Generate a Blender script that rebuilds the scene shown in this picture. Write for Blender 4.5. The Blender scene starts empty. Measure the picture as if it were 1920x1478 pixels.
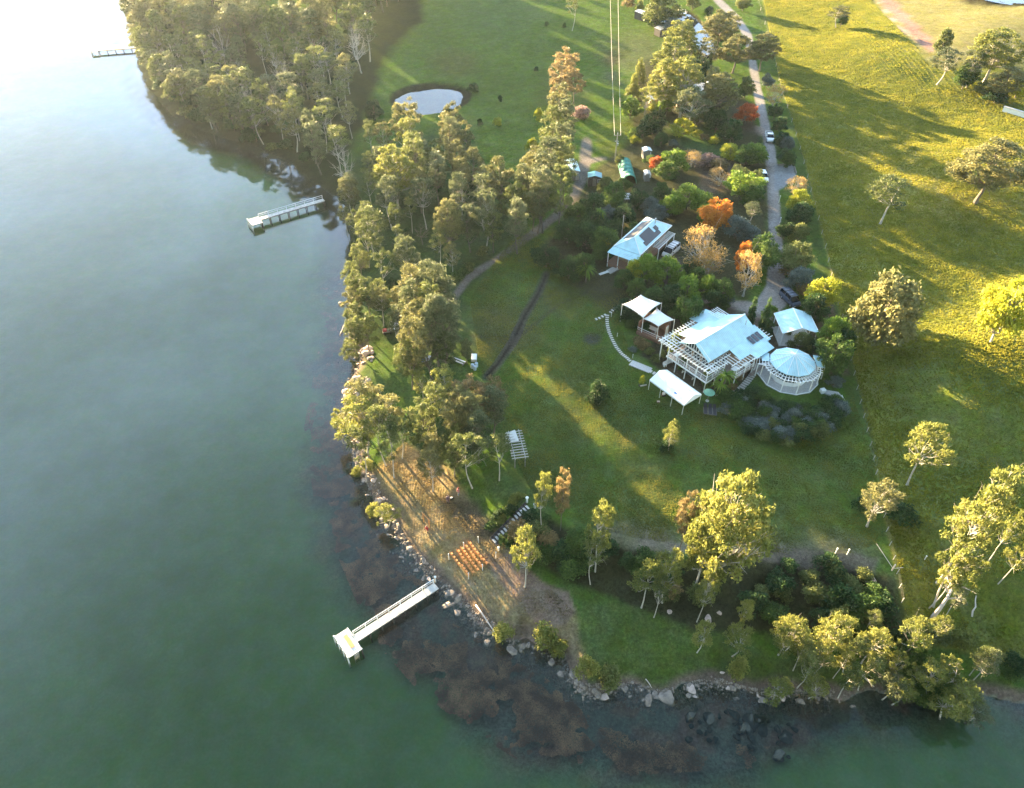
import bpy, bmesh, math, random
import numpy as np
from mathutils import Vector, Matrix, Euler
R = math.radians
rnd = random.Random(11)
nr = np.random.default_rng(5)
S = bpy.context.scene
C = S.collection

# ------------------------------------------------------------------ camera
PITCH = R(43.0); FOC = 1390.0; CAMH = 92.0
SP, CP = math.sin(PITCH), math.cos(PITCH)
cd = bpy.data.cameras.new("camera"); cam = bpy.data.objects.new("camera", cd); C.objects.link(cam)
cam.location = (0, 0, CAMH); cam.rotation_euler = (R(90) - PITCH, 0, 0)
cd.sensor_width = 36; cd.lens = FOC / 1920 * 36; cd.clip_start = 0.5; cd.clip_end = 6000
S.camera = cam

def un(px, py, z=0.0):
    """the point at height z seen at a pixel of the photograph"""
    x = (px - 960) / FOC; v = (739 - py) / FOC
    t = (z - CAMH) / (-SP + v * CP)
    return x * t, (CP + v * SP) * t
def pr(x, y, z):
    dz = z - CAMH; d = y * CP - dz * SP; d = np.maximum(d, 1e-3)
    return 960 + FOC * x / d, 739 - FOC * (y * SP + dz * CP) / d
def ppm(x, y, z):
    return FOC / (y * CP - (z - CAMH) * SP)

# ------------------------------------------------------------------ tags
STR = 'structure'
def tag(o, label=None, cat=None, group=None, kind=None):
    if label: o['label'] = label
    if cat: o['category'] = cat
    if group: o['group'] = group
    if kind: o['kind'] = kind
    return o
def thing(name, label, cat, loc=(0, 0, 0), rz=0.0, group=None):
    o = bpy.data.objects.new(name, None); C.objects.link(o)
    o.location = loc; o.rotation_euler = (0, 0, rz); o.empty_display_size = .2
    return tag(o, label, cat, group)
def kids(o): return [c for c in C.objects if c.parent is o]

# ------------------------------------------------------------------ materials
def lin(c):
    return tuple(((v / 12.92) if v <= .04045 else ((v + .055) / 1.055) ** 2.4) for v in c)
def new_mat(name):
    m = bpy.data.materials.new(name); m.use_nodes = True
    nt = m.node_tree; nt.nodes.clear()
    return m, nt, nt.nodes, nt.links
def ramp(N, L, fac, stops):
    r = N.new('ShaderNodeValToRGB'); L.new(fac, r.inputs[0])
    e = r.color_ramp.elements
    while len(e) > 1: e.remove(e[-1])
    e[0].position = stops[0][0]; e[0].color = (*stops[0][1], 1)
    for p, c in stops[1:]:
        n = e.new(p); n.color = (*c, 1)
    return r.outputs[0]
def solid(name, col, rough=.6, var=.15, scale=3.0, metal=0.0, bump=0.0, bscale=20, wave=None):
    m, nt, N, L = new_mat(name)
    o = N.new('ShaderNodeOutputMaterial'); b = N.new('ShaderNodeBsdfPrincipled'); L.new(b.outputs[0], o.inputs[0])
    tc = N.new('ShaderNodeTexCoord'); n = N.new('ShaderNodeTexNoise'); n.inputs['Scale'].default_value = scale
    n.inputs['Detail'].default_value = 6; L.new(tc.outputs['Object'], n.inputs['Vector'])
    c = ramp(N, L, n.outputs[0], [(.3, tuple(v * (1 - var) for v in col)), (.7, tuple(min(1, v * (1 + var)) for v in col))])
    L.new(c, b.inputs['Base Color']); b.inputs['Roughness'].default_value = rough; b.inputs['Metallic'].default_value = metal
    if bump or wave:
        bp = N.new('ShaderNodeBump'); bp.inputs['Strength'].default_value = bump or .4; bp.inputs['Distance'].default_value = .03
        if wave:
            w = N.new('ShaderNodeTexWave'); w.inputs['Scale'].default_value = wave[1]; w.bands_direction = wave[0]
            L.new(tc.outputs['Object'], w.inputs['Vector']); L.new(w.outputs['Fac'], bp.inputs['Height'])
        else:
            n2 = N.new('ShaderNodeTexNoise'); n2.inputs['Scale'].default_value = bscale; L.new(tc.outputs['Object'], n2.inputs['Vector'])
            L.new(n2.outputs[0], bp.inputs['Height'])
        L.new(bp.outputs[0], b.inputs['Normal'])
    return m
def leafmat(name, col, dark=None, tip=None, trans=.35, var=.35):
    """leaves: clump tone from an attribute, a little of the light passes through"""
    m, nt, N, L = new_mat(name)
    o = N.new('ShaderNodeOutputMaterial')
    at = N.new('ShaderNodeAttribute'); at.attribute_name = 'tone'
    oi = N.new('ShaderNodeObjectInfo')
    ad = N.new('ShaderNodeMath'); ad.operation = 'MULTIPLY_ADD'; L.new(oi.outputs['Random'], ad.inputs[0]); ad.inputs[1].default_value = .3
    L.new(at.outputs['Fac'], ad.inputs[2])
    sb = N.new('ShaderNodeMath'); sb.operation = 'SUBTRACT'; L.new(ad.outputs[0], sb.inputs[0]); sb.inputs[1].default_value = .15
    dark = dark or tuple(v * (1 - var) for v in col); tip = tip or tuple(v * (1 + var) for v in col)
    c = ramp(N, L, sb.outputs[0], [(.1, dark), (.5, col), (.95, tip)])
    b = N.new('ShaderNodeBsdfPrincipled'); b.inputs['Roughness'].default_value = .55
    b.inputs['Specular IOR Level'].default_value = .12
    L.new(c, b.inputs['Base Color'])
    t = N.new('ShaderNodeBsdfTranslucent'); L.new(c, t.inputs[0])
    mx = N.new('ShaderNodeMixShader'); mx.inputs[0].default_value = trans
    L.new(b.outputs[0], mx.inputs[1]); L.new(t.outputs[0], mx.inputs[2]); L.new(mx.outputs[0], o.inputs[0])
    return m
M = {}
M['white'] = solid('white_paint', (.78, .79, .78), .5, .06)
M['roof'] = solid('pale_mint_roof_metal', (.40, .62, .69), .42, .16, .7, 0, .8, 20, ('X', .9))
M['roofy'] = solid('pale_mint_roof_metal_cross', (.40, .62, .69), .42, .16, .7, 0, .8, 20, ('Y', .9))
M['canvas'] = solid('white_canvas', (.80, .85, .86), .65, .05, 1.5, 0, .15, 6)
M['sail'] = solid('cream_sail_cloth', (.76, .76, .73), .7, .05, 2)
M['deck'] = solid('weathered_deck_boards', (.30, .25, .21), .7, .2, 3, 0, .3, 20, ('Y', 6.0))
M['jetty'] = solid('bleached_jetty_boards', (.52, .50, .46), .7, .3, 1.5, 0, .8, 20, ('X', 1.5))
M['oldwood'] = solid('grey_timber', (.22, .20, .18), .8, .25, 4)
M['darkwood'] = solid('dark_timber', (.07, .06, .055), .8, .3, 4)
M['brownwall'] = solid('tan_weatherboard', (.36, .25, .17), .7, .15, 3, 0, .4, 20, ('Z', 8.0))
M['brick'] = solid('brown_brick', (.22, .12, .08), .85, .3, 6)
M['glass'] = solid('dark_window_glass', (.03, .04, .05), .06, .1)
M['solar'] = solid('solar_panel', (.010, .016, .035), .25, .2, 5)
M['solarblack'] = solid('black_solar_mat', (.012, .011, .014), .5, .3, 3)
M['stone'] = solid('pale_paving_stone', (.52, .50, .47), .8, .15, 5, 0, .3, 12)
M['patio'] = solid('pale_patio_paving', (.42, .41, .40), .8, .18, 4, 0, .3, 10)
M['gold_timber'] = solid('orange_timber', (.62, .28, .09), .5, .2, 6)
M['black'] = solid('black_rubber', (.015, .015, .016), .7, .1)
M['chrome'] = solid('grey_metal', (.45, .46, .47), .35, .1, 3, .7)
M['carwhite'] = solid('white_car_paint', (.72, .74, .76), .25, .03)
M['cardark'] = solid('dark_blue_grey_car_paint', (.07, .09, .13), .22, .1)
M['carglass'] = solid('car_glass', (.012, .015, .02), .06, .05)
M['lamp'] = solid('lamp_lens', (.6, .55, .5), .2, .05)
M['blue'] = solid('blue_tarpaulin', (.05, .17, .5), .5, .2)
M['greennet'] = solid('green_shade_net', (.03, .22, .17), .8, .3, 8)
M['teal'] = solid('teal_roof_metal', (.04, .22, .26), .4, .2)
M['umb'] = solid('green_canvas', (.13, .30, .20), .7, .15)
M['bark'] = solid('grey_brown_bark', (.15, .125, .10), .9, .35, 4, 0, .5, 12)
M['palebark'] = solid('pale_gum_bark', (.42, .39, .35), .8, .25, 3, 0, .3, 8)
M['deadwood'] = solid('bleached_dead_wood', (.52, .46, .42), .85, .2, 3)
M['rock'] = solid('shore_rock', (.22, .185, .155), .9, .4, 1.6, 0, .8, 4)
M['palerock'] = solid('pale_sandstone', (.46, .36, .31), .9, .3, 1.3, 0, .7, 3)
M['wetrock'] = solid('wet_underwater_rock', (.05, .058, .048), .8, .35, 1.5, 0, .6, 4)
M['steelroof'] = solid('old_galvanised_roof', (.42, .40, .38), .5, .25, 2, .2, .4, 20, ('X', 4.0))
M['red'] = solid('red_cloth', (.35, .04, .04), .8, .2)
M['pink'] = solid('dusty_red_cloth', (.40, .14, .13), .8, .2)
M['denim'] = solid('blue_grey_cloth', (.12, .18, .24), .8, .2)
M['blackcloth'] = solid('black_cloth', (.02, .02, .022), .8, .2)
M['purple'] = solid('dull_purple_cloth', (.11, .07, .10), .8, .2)
M['skin'] = solid('skin', (.45, .26, .19), .5, .08)
M['hair'] = solid('hair', (.05, .03, .02), .6, .2)
# foliage
LM = {
 'olive': leafmat('olive_needles', (.130, .158, .052), (.065, .088, .034), (.24, .26, .09)),
 'bronze': leafmat('bronze_needles', (.168, .172, .072), (.085, .096, .043), (.29, .275, .115)),
 'grey': leafmat('grey_green_needles', (.120, .145, .072), (.068, .088, .046), (.21, .225, .12)),
 'rust': leafmat('rusty_needles', (.235, .18, .085), (.13, .11, .055), (.38, .27, .12)),
 'gum': leafmat('yellow_green_gum_leaves', (.20, .22, .055), (.105, .135, .042), (.34, .33, .095)),
 'green': leafmat('mid_green_leaves', (.070, .125, .034), (.035, .068, .020), (.14, .21, .050)),
 'dark': leafmat('dark_green_leaves', (.042, .085, .032), (.022, .046, .020), (.085, .15, .046)),
 'bright': leafmat('bright_green_leaves', (.14, .23, .038), (.065, .12, .024), (.27, .35, .055)),
 'lime': leafmat('lime_yellow_leaves', (.29, .32, .035), (.14, .17, .025), (.50, .48, .06)),
 'orange': leafmat('autumn_orange_leaves', (.52, .21, .040), (.28, .11, .03), (.68, .35, .07)),
 'red': leafmat('autumn_red_leaves', (.42, .11, .045), (.22, .065, .035), (.58, .19, .07)),
 'gold': leafmat('fading_gold_leaves', (.40, .27, .10), (.22, .16, .07), (.55, .38, .14)),
 'blue': leafmat('blue_grey_leaves', (.125, .165, .150), (.065, .090, .080), (.22, .27, .24)),
 'pink': leafmat('dusty_pink_blossom', (.36, .23, .21), (.17, .13, .11), (.52, .37, .34)),
 'weed': leafmat('brown_seaweed', (.40, .22, .14), (.19, .115, .08), (.66, .38, .22), .1),
 'tuft': leafmat('long_paddock_grass', (.22, .23, .036), (.165, .190, .030), (.31, .29, .042), .5),
 'turf': leafmat('short_lawn_blades', (.172, .188, .046), (.110, .142, .034), (.29, .265, .055), .55),
 'dry': leafmat('dry_grass_blades', (.33, .25, .12), (.19, .16, .07), (.46, .35, .17), .4),
}

# ------------------------------------------------------------------ mesh builder
class MB:
    def __init__(s): s.v = []; s.f = []
    def add(s, vs, fs):
        n = len(s.v); s.v += [tuple(v) for v in vs]; s.f += [tuple(i + n for i in f) for f in fs]; return s
    def box(s, x0, x1, y0, y1, z0, z1):
        return s.add([(x0, y0, z0), (x1, y0, z0), (x1, y1, z0), (x0, y1, z0), (x0, y0, z1), (x1, y0, z1), (x1, y1, z1), (x0, y1, z1)],
            [(0, 3, 2, 1), (4, 5, 6, 7), (0, 1, 5, 4), (1, 2, 6, 5), (2, 3, 7, 6), (3, 0, 4, 7)])
    def beam(s, a, b, w=.1, h=None, up=(0, 0, 1)):
        a = Vector(a); b = Vector(b); h = h or w; d = (b - a).normalized(); u = Vector(up)
        if abs(d.dot(u)) > .98: u = Vector((1, 0, 0))
        r = d.cross(u).normalized() * w / 2; u = r.cross(d).normalized() * h / 2
        vs = [a - r - u, a + r - u, a + r + u, a - r + u, b - r - u, b + r - u, b + r + u, b - r + u]
        return s.add(vs, [(0, 1, 2, 3), (7, 6, 5, 4), (0, 4, 5, 1), (1, 5, 6, 2), (2, 6, 7, 3), (3, 7, 4, 0)])
    def slab(s, top, t):
        n = len(top); vs = list(top) + [(p[0], p[1], p[2] - t) for p in top]
        fs = [tuple(range(n)), tuple(range(2 * n - 1, n - 1, -1))] + [(i, i + n, (i + 1) % n + n, (i + 1) % n) for i in range(n)]
        return s.add(vs, fs)
    def tube(s, pts, rad, seg=7, cap=True):
        pts = [Vector(p) for p in pts]
        if not hasattr(rad, '__len__'): rad = [rad] * len(pts)
        n0 = len(s.v); ref = Vector((1, 0, .13)).normalized()
        for i, p in enumerate(pts):
            d = (pts[min(i + 1, len(pts) - 1)] - pts[max(i - 1, 0)]).normalized()
            if abs(d.dot(ref)) > .95: rr = Vector((0, 1, 0))
            else: rr = ref
            a = d.cross(rr).normalized(); b = d.cross(a)
            for k in range(seg):
                t = 2 * math.pi * k / seg
                s.v.append(tuple(p + (a * math.cos(t) + b * math.sin(t)) * rad[i]))
        for i in range(len(pts) - 1):
            for k in range(seg):
                k2 = (k + 1) % seg; q = n0 + i * seg
                s.f.append((q + k, q + k2, q + seg + k2, q + seg + k))
        if cap:
            s.f.append(tuple(n0 + k for k in range(seg - 1, -1, -1)))
            q = n0 + (len(pts) - 1) * seg; s.f.append(tuple(q + k for k in range(seg)))
        return s
    def loft(s, rings, closed=True, cap=True):
        n0 = len(s.v); m = len(rings[0])
        for r in rings: s.v += [tuple(p) for p in r]
        for i in range(len(rings) - 1):
            for k in range(m if closed else m - 1):
                k2 = (k + 1) % m; q = n0 + i * m
                s.f.append((q + k, q + k2, q + m + k2, q + m + k))
        if cap:
            s.f.append(tuple(n0 + k for k in range(m - 1, -1, -1))); q = n0 + (len(rings) - 1) * m
            s.f.append(tuple(q + k for k in range(m)))
        return s
    def mesh(s, name):
        me = bpy.data.meshes.new(name); me.from_pydata(s.v, [], s.f); me.update()
        bm = bmesh.new(); bm.from_mesh(me); bmesh.ops.recalc_face_normals(bm, faces=bm.faces); bm.to_mesh(me); bm.free()
        return me
    def build(s, name, mat, parent=None, bevel=0, smooth=False):
        me = s.mesh(name)
        if smooth:
            for p in me.polygons: p.use_smooth = True
        o = bpy.data.objects.new(name, me); C.objects.link(o); o.parent = parent
        for m in (mat if isinstance(mat, (list, tuple)) else [mat]): me.materials.append(m)
        if bevel:
            b = o.modifiers.new('bevel', 'BEVEL'); b.width = bevel; b.segments = 2; b.limit_method = 'ANGLE'
        return o
def quads_mesh(name, P, tone=None):
    """P: (n,4,3) array of quads -> mesh with a tone attribute per face corner point"""
    n = len(P); me = bpy.data.meshes.new(name)
    me.vertices.add(n * 4); me.vertices.foreach_set('co', P.reshape(-1).astype(np.float32))
    me.loops.add(n * 4); me.loops.foreach_set('vertex_index', np.arange(n * 4, dtype=np.int32))
    me.polygons.add(n); me.polygons.foreach_set('loop_start', np.arange(0, n * 4, 4, dtype=np.int32))
    me.polygons.foreach_set('loop_total', np.full(n, 4, np.int32))
    if tone is not None:
        a = me.attributes.new('tone', 'FLOAT', 'POINT'); a.data.foreach_set('value', np.repeat(tone, 4).astype(np.float32))
    me.update(calc_edges=True)
    return me

# ------------------------------------------------------------------ value noise in numpy
_perm = nr.random((256, 256))
def vnoise(x, y, s, seed=0):
    x = np.asarray(x) / s + seed * 17.3; y = np.asarray(y) / s + seed * 9.1
    xi = np.floor(x).astype(int); yi = np.floor(y).astype(int); fx = x - xi; fy = y - yi
    fx = fx * fx * (3 - 2 * fx); fy = fy * fy * (3 - 2 * fy)
    g = lambda a, b: _perm[a & 255, b & 255]
    return (g(xi, yi) * (1 - fx) + g(xi + 1, yi) * fx) * (1 - fy) + (g(xi, yi + 1) * (1 - fx) + g(xi + 1, yi + 1) * fx) * fy
def fbm(x, y, s, seed=0, o=3):
    t = 0; a = .5; n = 0
    for i in range(o):
        t = t + a * vnoise(x, y, s / 2 ** i, seed + i); n += a; a *= .5
    return t / n

# ------------------------------------------------------------------ terrain
SHORE = [(215,-60),(232,0),(244,40),(258,90),(266,130),(282,165),(325,215),(380,245),(420,258),(480,276),(545,306),(590,345),(625,366),(648,385),(650,420),(656,470),(652,520),(656,560),(650,600),(655,640),(672,660),(668,690),(650,722),(646,750),(655,790),(656,830),(672,870),(688,905),(705,935),(722,960),(738,1000),(765,1035),(800,1070),(828,1098),(852,1120),(885,1155),(925,1190),(960,1205),(985,1200),(1020,1215),(1055,1240),(1075,1270),(1090,1298),(1112,1302),(1150,1288),(1185,1285),(1215,1300),(1245,1305),(1280,1288),(1330,1278),(1380,1285),(1410,1300),(1450,1290),(1500,1298),(1545,1300),(1580,1310),(1640,1300),(1700,1318),(1760,1305),(1830,1300),(1900,1315),(2000,1330),(2200,1330)]
_sh = [un(*p) for p in SHORE]
LAND = [(-1500, 2600), (-600, 1400), (-330, 700), (-235, 480), (-200, 400)] + _sh + [(150, 20), (400, -50), (1500, -200), (2600, 2600)]
_A = np.array(LAND); _B = np.roll(_A, -1, 0)
_segA = _A[:len(LAND) - 1]; _segB = _B[:len(LAND) - 1]
def polydist(X, Y, A, B):
    d = np.full(X.shape, 1e9)
    for a, b in zip(A, B):
        e = b - a; L2 = e @ e + 1e-9
        t = np.clip(((X - a[0]) * e[0] + (Y - a[1]) * e[1]) / L2, 0, 1)
        d = np.minimum(d, np.hypot(X - a[0] - t * e[0], Y - a[1] - t * e[1]))
    return d
def inside(X, Y, P):
    r = np.zeros(X.shape, bool); n = len(P); j = n - 1
    for i in range(n):
        xi, yi = P[i]; xj, yj = P[j]
        if yi != yj:
            r ^= ((yi > Y) != (yj > Y)) & (X < (xj - xi) * (Y - yi) / (yj - yi) + xi)
        j = i
    return r
def shored(X, Y):
    d = polydist(X, Y, _segA, _segB)
    return np.where(inside(X, Y, LAND), d, -d)
CTRL = [(800,900,2.2),(900,1050,2.0),(1000,1150,2),(1100,1200,2.2),(1250,1230,2.2),(1400,1250,2.2),(1600,1250,2.5),(1850,1250,3),(700,780,1.8),(720,640,2),(700,500,2),(690,400,2),(600,300,2),(450,200,2.5),(350,100,3),(300,0,3),(860,970,2.2),(740,900,2),(760,1000,1.8),(850,1060,1.9),(930,1100,2),(1060,1120,2.2),(922,1022,2.1),(1000,1060,2.6),
 (1100,1090,2.8),(1200,1120,2.6),(1300,1130,2.8),(1450,1130,3.2),(1600,1130,4),(1010,985,5),(992,945,5.8),(1100,985,5.8),(1200,1010,6),(1300,1025,6),(1400,1030,6),(1600,1010,6),(1000,800,5.6),(1100,700,6.0),(1200,800,6.3),(1400,880,6.6),(1550,850,6.8),(1350,800,6.6),(950,640,5),(1050,550,6),(880,560,4),(860,750,4.5),(880,870,4),(960,880,5.4),
 (1260,690,6.7),(1300,720,6.7),(1350,700,7),(1420,690,7.6),(1350,600,8),(1480,720,7.9),(1430,700,7.8),(1530,690,7.9),(1500,620,8),(1215,590,7.2),(1150,600,6.6),(1200,500,8),(1150,470,7.6),(1250,350,8),(1440,300,9),(1440,450,8.6),(1450,560,8.2),(1570,760,7),(1550,730,7.7),(1480,800,7),(1300,150,9),(1400,50,9.6),(1500,330,9),(1580,600,8),
 (1680,1050,6),(1700,900,6.8),(1850,1000,8.8),(1850,700,12.5),(1700,500,10),(1850,300,15),(1650,200,11.5),(1550,50,11),(1850,60,17.5),(1700,60,14),
 (1000,300,6),(1050,150,7),(900,250,4.5),(800,320,3.5),(808,190,3.8),(740,150,4.5),(700,100,5),(900,50,7),(600,30,5),(1150,50,8),(1310,60,9.2),(1140,220,7.5),(800,450,3),(900,450,4),(500,-50,6),(800,-100,8),(1200,-100,10),(1700,-120,13),(2100,0,21),(2150,600,18),(2150,1000,12)]
_c = np.array([(*un(x, y, z), z) for x, y, z in CTRL])
def ctrlh(X, Y):
    num = np.zeros(X.shape); den = np.zeros(X.shape)
    for cx, cy, cz in _c:
        d2 = (X - cx) ** 2 + (Y - cy) ** 2 + (4.0 if cy < 112 else (40.0 if cy < 155 else 380.0))
        w = d2 ** -2.0; num += w * cz; den += w
    return num / den
def ell(px, py, rx, ry, z):
    x, y = un(px, py, z); x1, _ = un(px + rx, py, z); _, y1 = un(px, py - ry, z); _, y2 = un(px, py + ry, z)
    return (x, (y1 + y2) / 2, x1 - x, (y1 - y2) / 2, z)
PONDS = [ell(808, 190, 64, 24, 3.3), ell(1311, 68, 19, 40, 8.6), ell(1258, 36, 42, 7, 8.3)]
RIVER = ell(1985, -10, 150, 26, 17.4)
def ground_h(X, Y):
    X = np.asarray(X, float); Y = np.asarray(Y, float)
    sd = shored(X, Y)
    sd = sd + (fbm(X, Y, 5, 3) - .5) * 2.2 * np.exp(-np.abs(sd) / 8)
    h = ctrlh(X, Y)
    land = h * (1 - np.exp(-np.maximum(sd, 0) / np.where(Y > 120, 8.0, 3.2))) + .02
    sea = -np.minimum(.12 * np.abs(sd) + .05, 1.1)
    z = np.where(sd > 0, land, sea)
    for (cx, cy, a, b, zp) in PONDS + [RIVER]:
        s = np.hypot((X - cx) / a, (Y - cy) / b) + (fbm(X, Y, 5, 8) - .5) * .30
        t = np.clip((s - 1) / .25, 0, 1); t = t * t * (3 - 2 * t)
        t2 = np.clip((s - .75) / .25, 0, 1)
        z = np.where(s < 1.25, (zp - .5 + .52 * t2) * (1 - t) + z * t, z)
    return z
def gh(x, y): return float(ground_h(np.array([x]), np.array([y]))[0])

def axis(core0, core1, step, far0, far1, gr=1.09):
    a = list(np.arange(core0, core1, step)); s = step; v = core1
    hi = []
    while v < far1: hi.append(v); s *= gr; v += s
    hi.append(far1); lo = []; s = step; v = core0 - step
    while v > far0: lo.append(v); s *= gr; v -= s
    lo.append(far0)
    return np.array(lo[::-1] + a + hi)
gx = axis(-62, 100, .42, -1500, 1700, 1.05)
gy = []; v = 26.0; s = .42
gy = [-300, -120, -60, -20, 0, 10, 18, 22]
while v < 330:
    gy.append(v); s = .42 if v < 135 else .42 + (v - 135) * .008; v += s
while v < 2400: gy.append(v); s *= 1.15; v += s
gy = np.array(gy)
GX, GY = np.meshgrid(gx, gy)
GZ = ground_h(GX, GY)
_gx, _gy = gx, gy
def hz(x, y):
    """height read back from the finished ground sheet"""
    i = min(max(np.searchsorted(_gx, x) - 1, 0), len(_gx) - 2); j = min(max(np.searchsorted(_gy, y) - 1, 0), len(_gy) - 2)
    fx = (x - _gx[i]) / (_gx[i + 1] - _gx[i]); fy = (y - _gy[j]) / (_gy[j + 1] - _gy[j])
    return float((GZ[j, i] * (1 - fx) + GZ[j, i + 1] * fx) * (1 - fy) + (GZ[j + 1, i] * (1 - fx) + GZ[j + 1, i + 1] * fx) * fy)
def at(px, py, dz=0.0):
    """ground point seen at a pixel, dz above the ground"""
    z = 5.0
    for _ in range(25):
        x, y = un(px, py, z + dz); z2 = hz(x, y); z = z * .4 + z2 * .6
    x, y = un(px, py, z + dz)
    return Vector((x, y, z))

# ---- colours of the ground itself
PX, PY = pr(GX, GY, np.maximum(GZ, 0))
front = GY > 12
PX = np.where(front, PX, 960); PY = np.where(front, PY, 3000)
def sdist(poly, X=None, Y=None):
    X = PX if X is None else X; Y = PY if Y is None else Y
    A = np.array(poly, float); d = polydist(X, Y, A, np.roll(A, -1, 0))
    return np.where(inside(X, Y, poly), d, -d)
def ldist(line, widths):
    """distance outside a polyline of varying half width (negative = outside)"""
    A = np.array(line, float); best = np.full(PX.shape, -1e9)
    for i in range(len(A) - 1):
        a, b = A[i], A[i + 1]; e = b - a; t = np.clip(((PX - a[0]) * e[0] + (PY - a[1]) * e[1]) / (e @ e), 0, 1)
        d = np.hypot(PX - a[0] - t * e[0], (PY - a[1] - t * e[1]))
        best = np.maximum(best, widths[i] * (1 - t) + widths[i + 1] * t - d)
    return best
col = np.zeros(GX.shape + (4,)); 
col[..., :3] = (.060, .104, .022); col[..., 3] = .35
wob = (fbm(GX, GY, 6, 21) - .5) * 18
def paint(sd, c, soft=6, rough=None, amt=1.0, w=1.0):
    m = np.clip((sd + wob * w) / soft + .5, 0, 1)[..., None] * amt
    col[..., :3] = col[..., :3] * (1 - m) + np.array(c) * m
    if rough is not None: col[..., 3] = col[..., 3] * (1 - m[..., 0]) + rough * m[..., 0]
big = 6000
paint(sdist([(-900,-900),(1120,-900),(1120,120),(1020,300),(980,400),(860,560),(760,560),(640,700),(200,700)]), (.062, .104, .022), 20, .5)
# wood floor on the west shore
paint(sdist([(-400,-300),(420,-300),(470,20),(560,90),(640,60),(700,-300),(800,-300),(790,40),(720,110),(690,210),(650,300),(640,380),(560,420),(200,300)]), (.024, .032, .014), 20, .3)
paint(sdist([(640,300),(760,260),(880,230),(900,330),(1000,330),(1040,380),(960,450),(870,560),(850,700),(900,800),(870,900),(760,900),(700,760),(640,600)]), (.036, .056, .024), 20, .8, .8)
# paddock
PAD = [(1418,-60),(1440,60),(1462,170),(1493,262),(1520,365),(1547,472),(1575,600),(1605,725),(1633,850),(1660,990),(1690,1130),(1700,1200),(2600,1400),(2600,-900),(1380,-900)]
paint(sdist(PAD), (.150, .160, .034), 4, .55, 1, .2)
paint(sdist([(1560,-200),(1640,10),(1700,70),(1760,125),(1860,120),(2300,200),(2300,-400),(1500,-400)]), (.165, .155, .062), 14, .3, .9)
paint(sdist([(1540,300),(1700,200),(1900,280),(1960,420),(1700,420)]), (.27, .22, .045), 60, .5, .6)
paint(sdist([(1640,700),(1920,600),(1960,1200),(1760,1200)]), (.085, .118, .028), 60, .55, .7)
paint(ldist([(1590,20),(1660,110),(1740,150)], [7, 6, 12]), (.07, .10, .02), 8, 1, .8)
paint(ldist([(1630,-80),(1660,0),(1700,40),(1745,88)], [10, 11, 10, 10]), (.25, .15, .12), 3, .2, 1, .1)
paint(ldist([(1616,-80),(1650,10),(1690,55),(1740,95)], [1.5, 1.5, 2, 2]), (.32, .25, .20), 2, .2, .9, .1)
# strip between drive hedge and paddock
paint(ldist([(1425,20),(1466,180),(1500,300),(1530,440),(1560,570),(1600,740),(1625,860)], [8, 8, 9, 9, 10, 16, 24]), (.055, .085, .022), 5, .4, .9, .2)
# lawn
LAWN = [(980,420),(1040,470),(1120,520),(1180,550),(1160,600),(1190,680),(1240,720),(1300,770),(1380,790),(1480,835),(1570,790),(1600,740),(1640,870),(1660,1010),(1600,1040),(1400,1030),(1200,1010),(1080,980),(1000,930),(940,800),(900,690),(880,560)]
paint(sdist(LAWN), (.058, .100, .022), 16, .5)
# mottling of the lawn: drier, browner areas
for (x, y, r, c, a) in [(930,620,70,(.085,.075,.045),.6),(1050,560,50,(.085,.078,.045),.5),(1010,900,80,(.060,.072,.030),.5),(1180,1010,60,(.16,.13,.10),.6),(1240,1020,40,(.18,.15,.12),.6),(1560,1040,70,(.13,.12,.085),.7),(1440,1040,50,(.14,.125,.10),.6),(1110,635,12,(.05,.045,.06),.8),(1200,1220,90,(.050,.085,.030),.5),(1235,1215,26,(.10,.11,.075),.5),(1170,790,60,(.034,.070,.026),.6),(1135,540,26,(.13,.12,.075),.6),(1340,780,30,(.09,.075,.04),.45),(850,120,40,(.08,.07,.03),.5),(1148,115,18,(.05,.05,.03),.9),(1150,145,20,(.06,.07,.05),.7),(1060,180,50,(.09,.09,.035),.4),(1190,100,60,(.09,.085,.05),.5),(940,20,80,(.05,.09,.035),.5)]:
    paint(r - np.hypot(PX - x, (PY - y) * 1.6), c, r * .9, None, a, 1.5)
lw_ = np.clip(sdist(LAWN) / 30, 0, 1); dd_ = np.hypot(GX - 38, GY - 98) + 2.5 * (fbm(GX, GY, 14, 81) - .5)
col[..., :3] *= (1 + lw_ * .07 * np.sin(dd_ * 2 * math.pi / 2.3) * np.clip((GX - 10) / 10, 0, 1))[..., None]
dry_ = np.clip((fbm(GX, GY, 11, 84, 4) - .52) * 5, 0, 1) * lw_ * .22
col[..., :3] = col[..., :3] * (1 - dry_[..., None]) + np.array((.115, .105, .045)) * dry_[..., None]
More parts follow.
